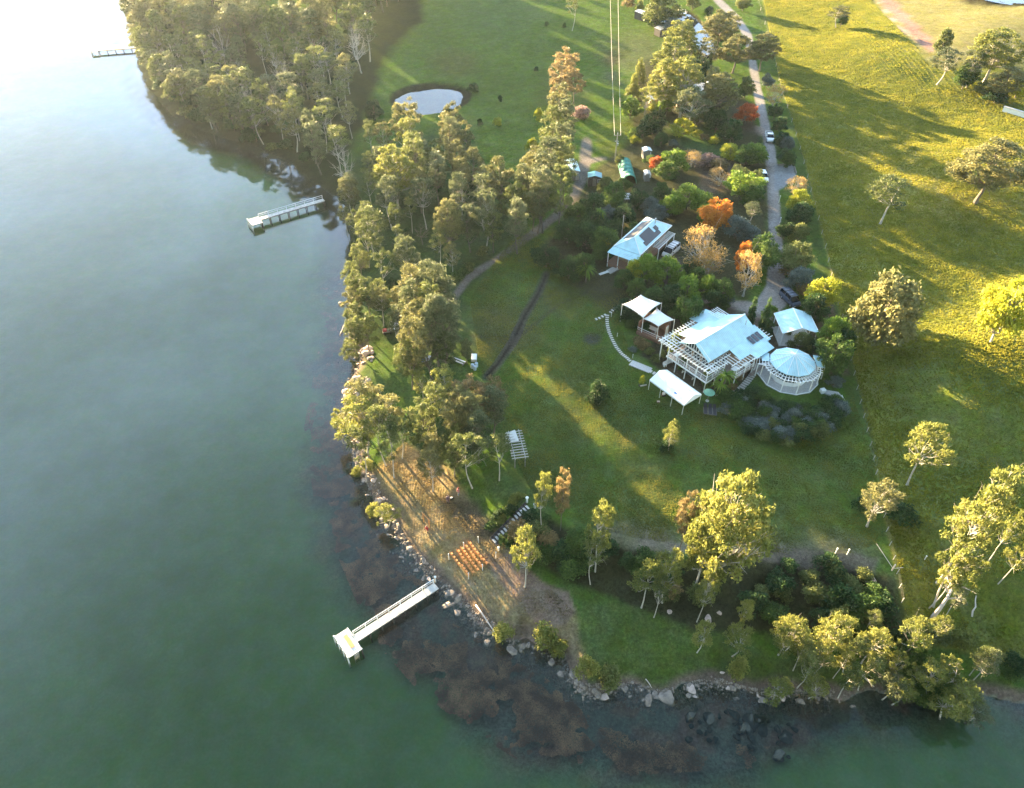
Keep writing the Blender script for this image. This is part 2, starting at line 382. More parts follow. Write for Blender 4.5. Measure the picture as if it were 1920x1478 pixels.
# scrub bank under the lawn and the low flat beside the water
paint(sdist([(940,990),(1010,960),(1100,1010),(1200,1040),(1300,1045),(1450,1040),(1560,1060),(1660,1080),(1690,1200),(1560,1190),(1300,1190),(1150,1120),(1060,1090),(980,1040)]), (.040, .044, .022), 14, 1.0)
paint(sdist([(1440,1060),(1560,1070),(1680,1080),(1700,1180),(1560,1180),(1500,1120)]), (.060, .058, .034), 20, .8, .7)
paint(sdist([(1240,1010),(1320,1025),(1420,1022),(1520,1035),(1650,1045),(1640,1075),(1520,1062),(1400,1045),(1250,1040)]), (.15, .125, .10), 8, .6, .7)
paint(sdist([(1080,1180),(1110,1130),(1220,1150),(1330,1190),(1480,1240),(1640,1250),(1900,1270),(1900,1330),(1400,1300),(1150,1300),(1090,1260)]), (.058, .088, .022), 14, .4)
POINT = [(700,880),(760,830),(840,880),(900,960),(960,1040),(1040,1110),(1080,1150),(1090,1210),(1110,1270),(1060,1250),(960,1200),(850,1120),(760,1030),(700,930)]
paint(sdist(POINT), (.25, .19, .10), 14, .6, .85)
paint(sdist([(820,930),(900,940),(930,1000),(900,1020),(840,970)]), (.085, .065, .045), 20, .5, .8)
paint(sdist([(900,1040),(960,1040),(1020,1090),(1066,1110),(1080,1145),(1062,1172),(1010,1180),(960,1120)]), (.20, .145, .105), 5, .3, .95, .5)
paint(sdist([(700,620),(740,650),(800,700),(790,790),(740,770),(690,700)]), (.050, .085, .022), 14, .5)
# bare rocky rim of the shore
sdw = shored(GX, GY)
rim = np.clip(1 - np.abs(sdw - .3) / np.where(PX > 1100, 1.2, 2.2), 0, 1) * np.clip((PY - 560) / 80, 0, 1)
rim = np.clip(rim * 1.5 + (fbm(GX, GY, 3, 5) - .5) * .8, 0, 1)[..., None] * (rim[..., None] > 0)
col[..., :3] = col[..., :3] * (1 - rim) + np.array((.12, .095, .075)) * rim
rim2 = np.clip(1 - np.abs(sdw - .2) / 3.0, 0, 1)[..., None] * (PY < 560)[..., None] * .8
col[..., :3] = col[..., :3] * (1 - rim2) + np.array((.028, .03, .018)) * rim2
paint(sdist([(425,-60),(440,40),(510,110),(590,80),(560,-60)]), (.085, .12, .025), 10, .5)
# gravel, tracks and beds
G1 = (.25, .235, .225)
paint(ldist([(1290,-80),(1345,0),(1380,34),(1402,66),(1410,110),(1418,160),(1430,215),(1441,262),(1447,310),(1450,370),(1453,430),(1456,490),(1455,540),(1440,575)], [5, 6, 7, 7, 7, 8, 8, 9, 11, 11, 12, 14, 18, 24]), G1, 3, .15, 1, .12)
paint(sdist([(1452,308),(1488,308),(1493,330),(1470,352),(1452,360)]), (.22, .23, .24), 3, .1, 1, .1)
paint(ldist([(1455,560),(1430,590),(1400,575),(1360,570),(1320,562)], [22, 16, 10, 8, 7]), (.27, .245, .22), 4, .15, 1, .2)
paint(sdist([(1236,478),(1270,478),(1285,500),(1284,540),(1250,545),(1238,505)]), (.33, .28, .22), 6, .15, .9, .3)
paint(ldist([(1395,238),(1425,246)], [5, 8]), (.30, .24, .2), 5, .15, .9, .2)
paint(ldist([(1385,200),(1400,225)], [16, 18]), (.10, .06, .045), 8, .5, .8)
paint(ldist([(1100,268),(1098,300),(1090,335),(1078,368),(1040,408),(990,445),(940,480),(880,520),(850,560)], [9, 11, 11, 9, 8, 7, 6, 6, 5]), (.165, .145, .13), 5, .2, .9, .3)
paint(ldist([(1098,303),(1135,297)], [7, 4]), (.18, .155, .14), 4, .2, .9, .2)
paint(ldist([(1024,515),(1010,550),(985,590),(962,640),(935,680),(912,706)], [6, 7, 7, 9, 8, 6]), (.060, .055, .048), 5, .5, .85, .3)
paint(ldist([(1024,515),(1010,550),(985,590),(962,640),(935,680),(912,706)], [1, 1.6, 1.8, 2.4, 2.4, 2]), (.018, .016, .014), 2, .5, 1, .1)
paint(ldist([(1110,545),(1050,570),(1000,610),(962,642)], [1.5, 2, 3, 4]), (.055, .05, .04), 4, .5, .7, .2)
paint(ldist([(880,630),(920,632),(960,640)], [1.5, 3, 8]), (.05, .045, .035), 5, .5, .6, .3)
GARD = [(1120,310),(1180,255),(1200,120),(1290,90),(1390,180),(1420,250),(1440,300),(1440,440),(1400,560),(1300,560),(1290,600),(1240,600),(1150,590),(1060,520),(1000,480),(1060,400),(1100,350)]
paint(sdist(GARD), (.050, .046, .030), 16, .8, .85)
paint(sdist([(1240,240),(1340,230),(1400,290),(1360,300),(1280,280)]), (.042, .082, .024), 12, .35, .9)
paint(sdist([(1110,240),(1180,225),(1200,260),(1130,300)]), (.085, .115, .022), 12, .6, .9)
paint(sdist([(1300,300),(1380,300),(1380,350),(1320,370)]), (.12, .09, .065), 12, .8, .7)
paint(sdist([(1250,600),(1340,560),(1400,590),(1450,600),(1560,570),(1590,700),(1540,700),(1440,700),(1400,720),(1330,745),(1240,690)]), (.10, .072, .055), 10, .4, .85)
paint(sdist([(1200,665),(1262,612),(1262,640),(1235,690)]), (.055, .05, .035), 6, .4, .9)
BED = [(1345,742),(1400,735),(1430,735),(1470,765),(1540,765),(1565,745),(1585,765),(1570,795),(1530,820),(1480,830),(1420,818),(1380,790)]
paint(sdist(BED), (.040, .042, .030), 5, .9, .95, .3)
# lake bed: weed flats in the shallows, green murk further out
SHAL = [(700,470),(640,500),(606,560),(596,640),(598,740),(580,800),(585,870),(590,960),(600,1040),(650,1080),(690,1180),(740,1230),(830,1290),(880,1350),(930,1395),(1010,1445),(1130,1470),(1330,1465),(1430,1440),(1500,1440),(1620,1400),(1750,1370),(1850,1350),(2000,1400),(2000,1200),(1000,1000),(760,700)]
wet = GZ < .0
sh = sdist(SHAL); f2 = (fbm(GX, GY, 9, 31) - .5)
sh = np.clip((sh + f2 * 110) / 85 + .5, 0, 1)[..., None]
murk = np.array((.180, .292, .112)) * (1 + .35 * (fbm(GX, GY, 60, 40)[..., None] - .5))
weedf = fbm(GX, GY, 2.2, 50, 4)[..., None]
weedc = np.array((.145, .155, .125)) * (1 - np.clip((weedf - .42) * 5, 0, 1)) + np.array((.215, .15, .115)) * np.clip((weedf - .42) * 5, 0, 1)
bed = murk * (1 - sh) + weedc * sh
col[..., :3] = np.where(wet[..., None] & (PY > 0)[..., None], bed, col[..., :3])
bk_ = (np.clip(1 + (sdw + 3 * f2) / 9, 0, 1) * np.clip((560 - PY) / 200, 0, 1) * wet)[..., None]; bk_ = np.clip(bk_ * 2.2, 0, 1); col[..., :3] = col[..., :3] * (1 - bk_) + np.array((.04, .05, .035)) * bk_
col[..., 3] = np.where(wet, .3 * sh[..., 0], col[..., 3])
for (cx, cy, a, b, zp) in PONDS + [RIVER]:
    s = np.hypot((GX - cx) / a, (GY - cy) / b)
    m = np.clip((1.26 - s) / .12, 0, 1)[..., None]
    m = m * (1 + .5 * (fbm(GX, GY, 1.5, 90)[..., None] - .5)); m = np.clip(m, 0, 1)
    col[..., :3] = col[..., :3] * (1 - m) + np.array((.028, .028, .018)) * m
# rough grass has real relief
GZr = GZ + np.where(GZ > .6, col[..., 3] * ((fbm(GX, GY, 3.2, 60, 2) - .5) * .30), 0) * np.clip((300 - GY) / 100, 0, 1)
col[..., :3] *= (1 + .34 * (fbm(GX, GY, 5, 70)[..., None] - .5)) * (1 + .3 * (fbm(GX, GY, 24, 72)[..., None] - .5))
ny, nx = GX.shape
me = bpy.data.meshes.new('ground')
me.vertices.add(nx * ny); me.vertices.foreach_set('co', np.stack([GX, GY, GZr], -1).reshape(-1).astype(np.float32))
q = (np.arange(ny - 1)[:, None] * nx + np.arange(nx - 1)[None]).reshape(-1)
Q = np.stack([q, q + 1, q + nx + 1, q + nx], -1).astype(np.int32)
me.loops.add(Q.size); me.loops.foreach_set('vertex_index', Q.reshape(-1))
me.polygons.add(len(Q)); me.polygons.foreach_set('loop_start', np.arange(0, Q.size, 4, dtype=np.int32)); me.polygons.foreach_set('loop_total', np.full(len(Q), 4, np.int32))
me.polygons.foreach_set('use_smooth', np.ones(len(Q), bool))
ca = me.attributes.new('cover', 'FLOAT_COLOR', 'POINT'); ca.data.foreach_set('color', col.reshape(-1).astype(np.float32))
me.update(calc_edges=True)
gm, nt, N, L = new_mat('ground_cover')
o = N.new('ShaderNodeOutputMaterial'); b = N.new('ShaderNodeBsdfPrincipled'); L.new(b.outputs[0], o.inputs[0]); b.inputs['Roughness'].default_value = .95
b.inputs['Specular IOR Level'].default_value = 0.0
a = N.new('ShaderNodeAttribute'); a.attribute_name = 'cover'
tc = N.new('ShaderNodeTexCoord')
def nz(scale, det=5, dist=0, rough=.6):
    n = N.new('ShaderNodeTexNoise'); n.inputs['Scale'].default_value = scale; n.inputs['Detail'].default_value = det; n.inputs['Roughness'].default_value = rough
    n.inputs['Distortion'].default_value = dist; L.new(tc.outputs['Object'], n.inputs['Vector']); return n.outputs[0]
def mr(v, a0, b0, lo=.3, hi=.7):
    n = N.new('ShaderNodeMapRange'); L.new(v, n.inputs[0]); n.inputs[1].default_value = lo; n.inputs[2].default_value = hi; n.inputs[3].default_value = a0; n.inputs[4].default_value = b0; return n.outputs[0]
def mm(op, x, y):
    n = N.new('ShaderNodeMath'); n.operation = op
    for i, q_ in enumerate((x, y)):
        if isinstance(q_, (int, float)): n.inputs[i].default_value = q_
        else: L.new(q_, n.inputs[i])
    return n.outputs[0]
fine = nz(2.6, 6, .6); mid = nz(.55, 5, .5); vfine = nz(9, 4)
k = mm('MULTIPLY', mr(fine, .62, 1.38), mr(mid, .78, 1.22)); k = mm('MULTIPLY', k, mr(vfine, .8, 1.2))
k = mm('ADD', 1.0, mm('MULTIPLY', mm('SUBTRACT', k, 1.0), mm('ADD', .25, mm('MINIMUM', mm('MULTIPLY', a.outputs['Alpha'], 3.0), .75))))
hs = N.new('ShaderNodeHueSaturation'); L.new(a.outputs['Color'], hs.inputs['Color']); L.new(k, hs.inputs['Value'])
L.new(mr(nz(.9, 4), .475, .515), hs.inputs['Hue']); L.new(mr(nz(.35, 4), .82, 1.12), hs.inputs['Saturation'])
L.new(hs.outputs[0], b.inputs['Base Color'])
bp = N.new('ShaderNodeBump'); bp.inputs['Distance'].default_value = .3
L.new(mm('ADD', mm('MULTIPLY', fine, .8), mm('MULTIPLY', vfine, .35)), bp.inputs['Height']); L.new(mm('MULTIPLY', a.outputs['Alpha'], .9), bp.inputs['Strength'])
L.new(bp.outputs[0], b.inputs['Normal'])
me.materials.append(gm)
go = bpy.data.objects.new('ground', me); C.objects.link(go); tag(go, kind=STR)

# ------------------------------------------------------------------ water
wm, nt, N, L = new_mat('lake_water')
o = N.new('ShaderNodeOutputMaterial')
fr = N.new('ShaderNodeFresnel'); fr.inputs['IOR'].default_value = 1.39
gl = N.new('ShaderNodeBsdfGlossy'); gl.inputs['Roughness'].default_value = .035; gl.inputs['Color'].default_value = (.95, .97, 1, 1)
tr = N.new('ShaderNodeBsdfTransparent'); tr.inputs['Color'].default_value = (.86, .95, .90, 1)
mx = N.new('ShaderNodeMixShader'); L.new(tr.outputs[0], mx.inputs[1]); L.new(gl.outputs[0], mx.inputs[2])
tc = N.new('ShaderNodeTexCoord')
n1 = nz(1.1, 4, .4); n2 = nz(.12, 3, .2)
bp = N.new('ShaderNodeBump'); bp.inputs['Strength'].default_value = .25; bp.inputs['Distance'].default_value = .02
L.new(mm('MULTIPLY', n1, mr(n2, .2, 1.0)), bp.inputs['Height']); L.new(bp.outputs[0], fr.inputs['Normal']); L.new(bp.outputs[0], gl.inputs['Normal'])
fb = mm('MULTIPLY', fr.outputs[0], 1.0)
L.new(fb, mx.inputs[0]); L.new(mx.outputs[0], o.inputs[0])
mb = MB(); mb.add([(-1480, -290, 0), (1200, -290, 0), (1200, 2300, 0), (-1480, 2300, 0)], [(0, 1, 2, 3)])
w = mb.build('lake_water', wm); tag(w, kind=STR)
for nm, (cx, cy, a_, b_, zp) in [('pond_water', PONDS[0]), ('pond_water', PONDS[1]), ('pond_water', PONDS[2]), ('river_water', RIVER)]:
    vs = [(cx + 1.12 * a_ * math.cos(t * math.pi / 24), cy + 1.12 * b_ * math.sin(t * math.pi / 24), zp) for t in range(48)]
    w = MB().add(vs, [tuple(range(48))]).build(nm, wm); tag(w, kind=STR)
#@@SPLIT
def path_pts(line, n):
    P_ = [Vector((a, b)) for a, b in line]; seg = [(P_[i + 1] - P_[i]).length for i in range(len(P_) - 1)]; T_ = sum(seg); out = []
    for i in range(n):
        s_ = T_ * i / (n - 1); j = 0
        while j < len(seg) - 1 and s_ > seg[j]: s_ -= seg[j]; j += 1
        q_ = P_[j].lerp(P_[j + 1], min(1, s_ / seg[j])); out.append((q_, P_[j + 1] - P_[j]))
    return out
# ------------------------------------------------------------------ plants: templates
def rvec(g, n):
    v = g.normal(size=(n, 3)); return v / np.linalg.norm(v, axis=1, keepdims=True)
def leafquads(g, centres, lw, ll, droop=0.0, spread=.35):
    """one small quad per centre; droop makes the long side hang"""
    n = len(centres); a = rvec(g, n); a[:, 2] -= droop; a /= np.linalg.norm(a, axis=1, keepdims=True)
    b = np.cross(a, rvec(g, n)); b /= np.linalg.norm(b, axis=1, keepdims=True) + 1e-9
    s = (1 + g.uniform(-spread, spread, (n, 1)))
    a = a * ll * .5 * s; b = b * lw * .5 * s
    return np.stack([centres - a * 1.0 - b * .6, centres - a * .2 + b, centres + a - b * .3 * 0, centres + a * .1 - b], 1)
def crown_clumps(g, n, W, z0, z1, shape, minsep):
    """clump centres spread over the outer part of an uneven crown volume"""
    out = []; k = 0; ph = g.uniform(0, 6.28, 3)
    while len(out) < n and k < 4000:
        k += 1
        u = g.uniform(0, 1); t = g.uniform(0, 2 * math.pi)
        if shape == 'dome': r = math.sqrt(max(0, 1 - (u * 1.08 - .12) ** 2)) if u > .12 else .85
        elif shape == 'cone': r = 1.02 - u * .95
        elif shape == 'tall': r = math.sin(math.pi * min(1, .12 + u * .84)) ** .6
        else: r = math.sqrt(max(0.05, 1 - (2 * u - 1) ** 2))
        r *= (1 + .22 * math.sin(2 * t + ph[0]) + .16 * math.sin(3 * t + ph[1] + u * 4))
        q = g.uniform(.45, 1.0) ** .7 * r * W / 2
        p = np.array([q * math.cos(t), q * math.sin(t), z0 + u * (z1 - z0)])
        if all(np.linalg.norm((p - o_[0]) * (1, 1, 1.2)) > minsep * (.8 if k < 1500 else .5) for o_ in out):
            out.append((p, g.uniform(.6, 1.3)))
    return out
def make_plant(name, seed, W=7, H=13, z0=.4, n=26, rc=1.0, leaves=4200, lw=.16, ll=.55, shape='dome', flat=.7, droop=.3,
               trunk=.16, stems=1, limbs=True, minsep=1.1, shell=.55, lean=.6, curve=.5, twigs=0, core=0):
    """returns (trunk mesh, crown mesh): tapered trunk with limbs to every clump, leaf-sized faces on the clumps"""
    g = np.random.default_rng(seed)
    cl = crown_clumps(g, n, W - rc * 1.2, H * z0 + rc * flat * .5, H - rc * flat * .9, shape, minsep)
    off = np.array([g.uniform(-lean, lean), g.uniform(-lean, lean), 0])
    tr_ = MB(); trunks = []
    for s_ in range(stems):
        base = Vector((g.uniform(-.3, .3) * (stems > 1), g.uniform(-.3, .3) * (stems > 1), -.5)); m = 8
        end = Vector((off[0] + g.uniform(-1, 1) * .12 * W * (stems > 1) * 1.6, off[1] + g.uniform(-1, 1) * .12 * W * (stems > 1) * 1.6, H * .84))
        c1 = Vector((g.uniform(-curve, curve), g.uniform(-curve, curve), 0)); pts = []
        for i in range(m + 1):
            t = i / m; pts.append(base.lerp(end, t) + c1 * math.sin(t * math.pi) + Vector((g.uniform(-.08, .08), g.uniform(-.08, .08), 0)) * (0 < i < m))
        rad = [trunk * (1.35 if i == 0 else 1) * (1 - .85 * (i / m) ** 1.1) for i in range(m + 1)]
        if H > 3 or stems == 1: tr_.tube(pts, rad, 7)
        trunks.append((pts, rad))
    tips = []
    for p, k in cl:
        if not limbs: break
        pts, rad = trunks[int(g.integers(len(trunks)))]
        rr = math.hypot(p[0] - off[0], p[1] - off[1]); zt = max(H * z0 * .75, p[2] - rr * g.uniform(.7, 1.3) - .2)
        i = min(range(1, len(pts)), key=lambda j: abs(pts[j].z - zt)); st = pts[i]; e = Vector(p)
        mid = st.lerp(e, .5) + Vector((0, 0, -.12 * rr)) + Vector(g.uniform(-1, 1, 3)) * .1 * rr
        r0 = min(rad[i] * .62, .05 + .018 * (e - st).length); tr_.tube([st, mid, e], [r0, r0 * .6, .015], 5)
        for _ in range(twigs):
            e2 = e + Vector(g.normal(size=3)) * rc * .8; s2 = mid.lerp(e, g.uniform(0, .8)); e2.z = max(e2.z, s2.z - .2)
            m2 = s2.lerp(e2, .5) + Vector(g.uniform(-1, 1, 3)) * .15; tr_.tube([s2, m2, e2], [r0 * .35, r0 * .25, .012], 4); tips.append(e2)
    tm = tr_.mesh(name + '_wood')
    P = []; T = []
    if leaves:
        w_ = np.array([k ** 2 for _, k in cl]); w_ = w_ / w_.sum()
        for (p, k), ww in zip(cl, w_):
            m = max(3, int(leaves * ww)); d = rvec(g, m); d[:, 2] = np.where(d[:, 2] < -.35, -d[:, 2] * .5, d[:, 2])
            rr = rc * k * (1 - shell * g.random((m, 1)) ** 1.6)
            lump = 1 + .25 * np.sin(d[:, :1] * 5 + seed) * np.cos(d[:, 1:2] * 6)
            c = p + d * rr * lump * np.array([1, 1, flat]); c = c + g.normal(size=(m, 3)) * .15 * rc
            P.append(c); T.append(np.clip(g.uniform(.32, .68) + g.normal(size=m) * .14, 0, 1))
        if core:
            m = core; d = rvec(g, m) * g.random((m, 1)) ** .4 * np.array([W * .33, W * .33, (H * (1 - z0)) * .36])
            P.append(d + [0, 0, H * (z0 + 1) / 2]); T.append(np.full(m, .25))
        P = np.concatenate(P); T = np.concatenate(T)
        P = leafquads(g, P, lw, ll, droop)
        cm = quads_mesh(name + '_leaves', P, T)
    else: cm = None
    return tm, cm
TP = {}
def tmpl(key, cnt, **kw):
    TP[key] = [(make_plant(key, 100 * len(TP) + i * 7 + 3, **kw), kw.get('W', 7), kw.get('H', 13)) for i in range(cnt)]
tmpl('oak', 6, W=7.2, H=14, z0=.34, n=34, rc=.86, leaves=3100, lw=.14, ll=.74, shape='dome', flat=.75, droop=.2, trunk=.2, minsep=1.5, lean=1.0, curve=.7, twigs=1)
tmpl('oaktall', 3, W=6.0, H=16, z0=.30, n=40, rc=.86, leaves=3400, lw=.14, ll=.74, shape='tall', flat=.85, droop=.2, trunk=.22, minsep=1.2, lean=.8, curve=.6, twigs=1)
tmpl('gum', 5, W=7.4, H=13, z0=.48, n=26, rc=.88, leaves=2700, lw=.17, ll=.5, shape='dome', flat=.6, droop=.25, trunk=.19, minsep=1.65, lean=.8, curve=.8, twigs=2)
tmpl('thin', 4, W=6.2, H=14, z0=.5, n=15, rc=.95, leaves=1700, lw=.17, ll=.5, shape='dome', flat=.6, droop=.25, trunk=.15, minsep=1.4, lean=.8, curve=.9, twigs=3)
tmpl('biggum', 3, W=12, H=18, z0=.34, n=66, rc=1.15, leaves=10500, lw=.24, ll=.55, shape='dome', flat=.7, droop=.3, trunk=.36, minsep=2.0, lean=.8, curve=.5, twigs=2)
tmpl('round', 4, W=7, H=6.4, z0=.16, n=30, rc=1.0, leaves=5200, lw=.2, ll=.42, shape='dome', flat=.75, droop=.1, trunk=.2, minsep=1.35, lean=.2, curve=.2)
tmpl('bush', 5, W=3.0, H=2.5, z0=.05, n=13, rc=.66, leaves=1500, lw=.14, ll=.3, shape='dome', flat=.8, droop=.0, trunk=.06, stems=3, minsep=.6, lean=.1, curve=.1)
tmpl('airy', 3, W=8, H=7.5, z0=.3, n=26, rc=1.1, leaves=1900, lw=.15, ll=.34, shape='dome', flat=.45, droop=.0, trunk=.2, minsep=1.2, lean=.4, curve=.4, twigs=5, stems=2)
tmpl('bare', 3, W=7, H=11, z0=.35, n=20, rc=1.2, leaves=0, shape='dome', flat=.6, trunk=.2, minsep=1.3, lean=1.2, curve=.8, twigs=6)
tmpl('cypress', 2, W=2.2, H=7.5, z0=.03, n=46, rc=.55, leaves=3600, lw=.12, ll=.4, shape='cone', flat=1.5, droop=-.9, trunk=.14, minsep=.45, lean=.05, curve=.05)
tmpl('pointed', 2, W=6, H=7, z0=.06, n=38, rc=1.0, leaves=4200, lw=.18, ll=.42, shape='cone', flat=.7, droop=.1, trunk=.18, minsep=1.0, lean=.1, curve=.1)
def make_spiky(seed, n, L_, w_, H, arch):
    g = np.random.default_rng(seed); P = []; T = []
    for i in range(n):
        t = g.uniform(0, 6.283); l = L_ * g.uniform(.7, 1.1); d = np.array([math.cos(t), math.sin(t), 0]); sd_ = np.array([-d[1], d[0], 0]) * w_ / 2
        up = g.uniform(.2, 1.2); prev = np.array([0, 0, H]); pw = 1.0; tone = g.uniform(.25, .8)
        for k in range(1, 6):
            u = k / 5; p = np.array([0, 0, H]) + d * l * u * math.cos(up * (1 - .5 * u)) + np.array([0, 0, l * (math.sin(up) * u - arch * u * u)])
            cw = 1 - .85 * u if k > 1 else 1.1
            P.append([prev - sd_ * pw, prev + sd_ * pw, p + sd_ * cw, p - sd_ * cw]); T.append(tone); prev = p; pw = cw
    return quads_mesh('fronds', np.array(P), np.array(T))
TP['palm'] = []
for i in range(2):
    t_ = MB().tube([(0, 0, -.3), (.1, 0, 1.3), (.05, .1, 2.6)], [.2, .15, .14], 8).mesh('palm_wood'); TP['palm'].append(((t_, make_spiky(40 + i, 46, 2.6, .42, 2.6, .75)), 4.6, 3.6))
TP['flax'] = []
for i in range(2):
    t_ = MB().tube([(0, 0, -.2), (0, 0, .25)], [.15, .12], 6).mesh('flax_wood'); TP['flax'].append(((t_, make_spiky(60 + i, 90, 1.5, .16, .1, .55)), 2.4, 1.4))

# kind: (object name, category, template, leaf material, bark, singular, plural)
K = {
 'so': ('she_oak_tree', 'tree', 'oak', 'olive', 'bark', 'olive she-oak with a feathery crown', 'olive feathery she-oaks'),
 'sb': ('she_oak_tree', 'tree', 'oak', 'bronze', 'bark', 'bronze-tinted she-oak with a feathery crown', 'bronze-tinted feathery she-oaks'),
 'sg': ('she_oak_tree', 'tree', 'oaktall', 'grey', 'bark', 'tall grey-green she-oak', 'tall grey-green she-oaks'),
 'st': ('she_oak_tree', 'tree', 'oaktall', 'bronze', 'bark', 'tall bronze she-oak', 'tall bronze she-oaks'),
 'sr': ('she_oak_tree', 'tree', 'oak', 'rust', 'bark', 'rusty orange-topped she-oak', 'rusty orange-topped she-oaks'),
 'gy': ('gum_tree', 'tree', 'gum', 'gum', 'palebark', 'yellow-green gum tree with a pale trunk', 'yellow-green pale-trunked gum trees'),
 'gg': ('gum_tree', 'tree', 'gum', 'grey', 'palebark', 'grey-green gum tree with a pale trunk', 'grey-green pale-trunked gum trees'),
 'gb': ('gum_tree', 'tree', 'gum', 'bronze', 'palebark', 'bronze-crowned gum tree with a pale trunk', 'bronze-crowned pale-trunked gum trees'),
 'GY': ('gum_tree', 'tree', 'biggum', 'gum', 'palebark', 'huge yellow-green gum tree with pale trunk', 'huge yellow-green gum trees'),
 'GB': ('gum_tree', 'tree', 'biggum', 'bronze', 'bark', 'huge bronze-green spreading tree', 'huge bronze-green trees'),
 'th': ('gum_tree', 'tree', 'thin', 'olive', 'palebark', 'thin open-crowned gum with a white trunk', 'thin open-crowned white-trunked gums'),
 'RB': ('broadleaf_tree', 'tree', 'round', 'bronze', 'bark', 'big round golden-brown spreading tree', 'big round golden-brown trees'),
 'RL': ('broadleaf_tree', 'tree', 'round', 'lime', 'palebark', 'big lime-yellow tree at the right edge', 'big lime-yellow trees'),
 'rg': ('broadleaf_tree', 'tree', 'round', 'green', 'bark', 'rounded mid-green broadleaf tree', 'rounded mid-green broadleaf trees'),
 'rd': ('broadleaf_tree', 'tree', 'round', 'dark', 'bark', 'dense dark green broadleaf tree', 'dark green broadleaf trees'),
 'rb': ('broadleaf_tree', 'tree', 'round', 'bright', 'bark', 'bright green broadleaf tree', 'bright green broadleaf trees'),
 'rl': ('broadleaf_tree', 'tree', 'round', 'lime', 'bark', 'lime yellow broadleaf tree', 'lime yellow broadleaf trees'),
 'ro': ('broadleaf_tree', 'tree', 'round', 'olive', 'bark', 'rounded olive-brown tree', 'rounded olive-brown trees'),
 'rz': ('broadleaf_tree', 'tree', 'round', 'blue', 'bark', 'rounded blue-grey leafy tree', 'rounded blue-grey leafy trees'),
 'ao': ('autumn_tree', 'tree', 'round', 'orange', 'bark', 'bright orange autumn tree', 'bright orange autumn trees'),
 'ar': ('autumn_tree', 'tree', 'round', 'red', 'bark', 'brick-red autumn tree', 'brick-red autumn trees'),
 'ag': ('autumn_tree', 'tree', 'airy', 'gold', 'palebark', 'half-bare tree with fading gold leaves', 'half-bare gold-leaved trees'),
 'dd': ('dead_tree', 'tree', 'bare', None, 'deadwood', 'leafless bleached dead tree', 'leafless bleached dead trees'),
 'bt': ('bare_tree', 'tree', 'bare', None, 'bark', 'leafless grey branching tree', 'leafless grey branching trees'),
 'cy': ('cypress_tree', 'tree', 'cypress', 'dark', 'bark', 'narrow dark green cypress', 'narrow dark green cypresses'),
 'pt': ('conical_tree', 'tree', 'pointed', 'dark', 'bark', 'dark green conical tree', 'dark green conical trees'),
 'pg': ('conical_tree', 'tree', 'pointed', 'gum', 'bark', 'yellow-green upright conical tree', 'yellow-green upright conical trees'),
 'bg': ('shrub', 'shrub', 'bush', 'green', 'bark', 'mid-green shrub', 'mid-green shrubs'),
 'bd': ('shrub', 'shrub', 'bush', 'dark', 'bark', 'dark green shrub', 'dark green shrubs'),
 'bb': ('shrub', 'shrub', 'bush', 'blue', 'bark', 'blue-grey shrub', 'blue-grey shrubs'),
 'bl': ('shrub', 'shrub', 'bush', 'lime', 'bark', 'lime yellow shrub', 'lime yellow shrubs'),
 'by': ('shrub', 'shrub', 'bush', 'gum', 'bark', 'yellow-green shrub', 'yellow-green shrubs'),
 'bo': ('shrub', 'shrub', 'bush', 'olive', 'bark', 'olive-brown shrub', 'olive-brown shrubs'),
 'br': ('shrub', 'shrub', 'bush', 'rust', 'bark', 'rusty brown shrub', 'rusty brown shrubs'),
 'bp': ('shrub', 'shrub', 'bush', 'pink', 'bark', 'dusty pink flowering shrub', 'dusty pink flowering shrubs'),
 'pm': ('palm', 'palm', 'palm', 'bright', 'bark', 'short palm with arching fronds', 'short arching palms'),
 'fx': ('flax_plant', 'plant', 'flax', 'green', 'bark', 'spiky strap-leaved plant', 'spiky strap-leaved plants'),
}
PLANTS = []     # (kind, location, width m, height m, zone phrase)
HR = {'oak': 2.0, 'oaktall': 2.4, 'gum': 2.2, 'biggum': 1.5, 'thin': 2.6, 'round': .95, 'bush': .8, 'airy': .95, 'bare': 1.5, 'cypress': 3.2, 'pointed': 1.25, 'palm': .9, 'flax': .65}
CF = {'oak': .68, 'oaktall': .64, 'gum': .72, 'biggum': .64, 'thin': .74, 'round': .56, 'bush': .5, 'airy': .62, 'bare': .66, 'cypress': .5, 'pointed': .48, 'palm': .75, 'flax': .4}
def crown(kind, px, py, wpx, zone, h=None):
    """a plant whose crown centre is seen at (px, py) and is wpx pixels wide"""
    t = K[kind][2]; z = 5.0; d = 130.
    for _ in range(25):
        x, y = un(px, py, z); s = ppm(x, y, z); w_ = wpx / s; hh = h or w_ * HR[t]
        hh = min(hh, 25); z = z * .5 + .5 * (hz(x, y) + hh * CF[t])
    PLANTS.append((kind, (x, y, hz(x, y)), w_, hh, zone))
def base(kind, px, py, w_, zone, h=None):
    p = at(px, py); PLANTS.append((kind, tuple(p), w_, h or w_ * HR[K[kind][2]], zone))
ORD = 'first second third fourth fifth sixth seventh eighth ninth tenth eleventh twelfth thirteenth fourteenth fifteenth sixteenth seventeenth eighteenth nineteenth twentieth'.split()
CARD = 'zero one two three four five six seven eight nine ten eleven twelve thirteen fourteen fifteen sixteen seventeen eighteen nineteen twenty'.split()
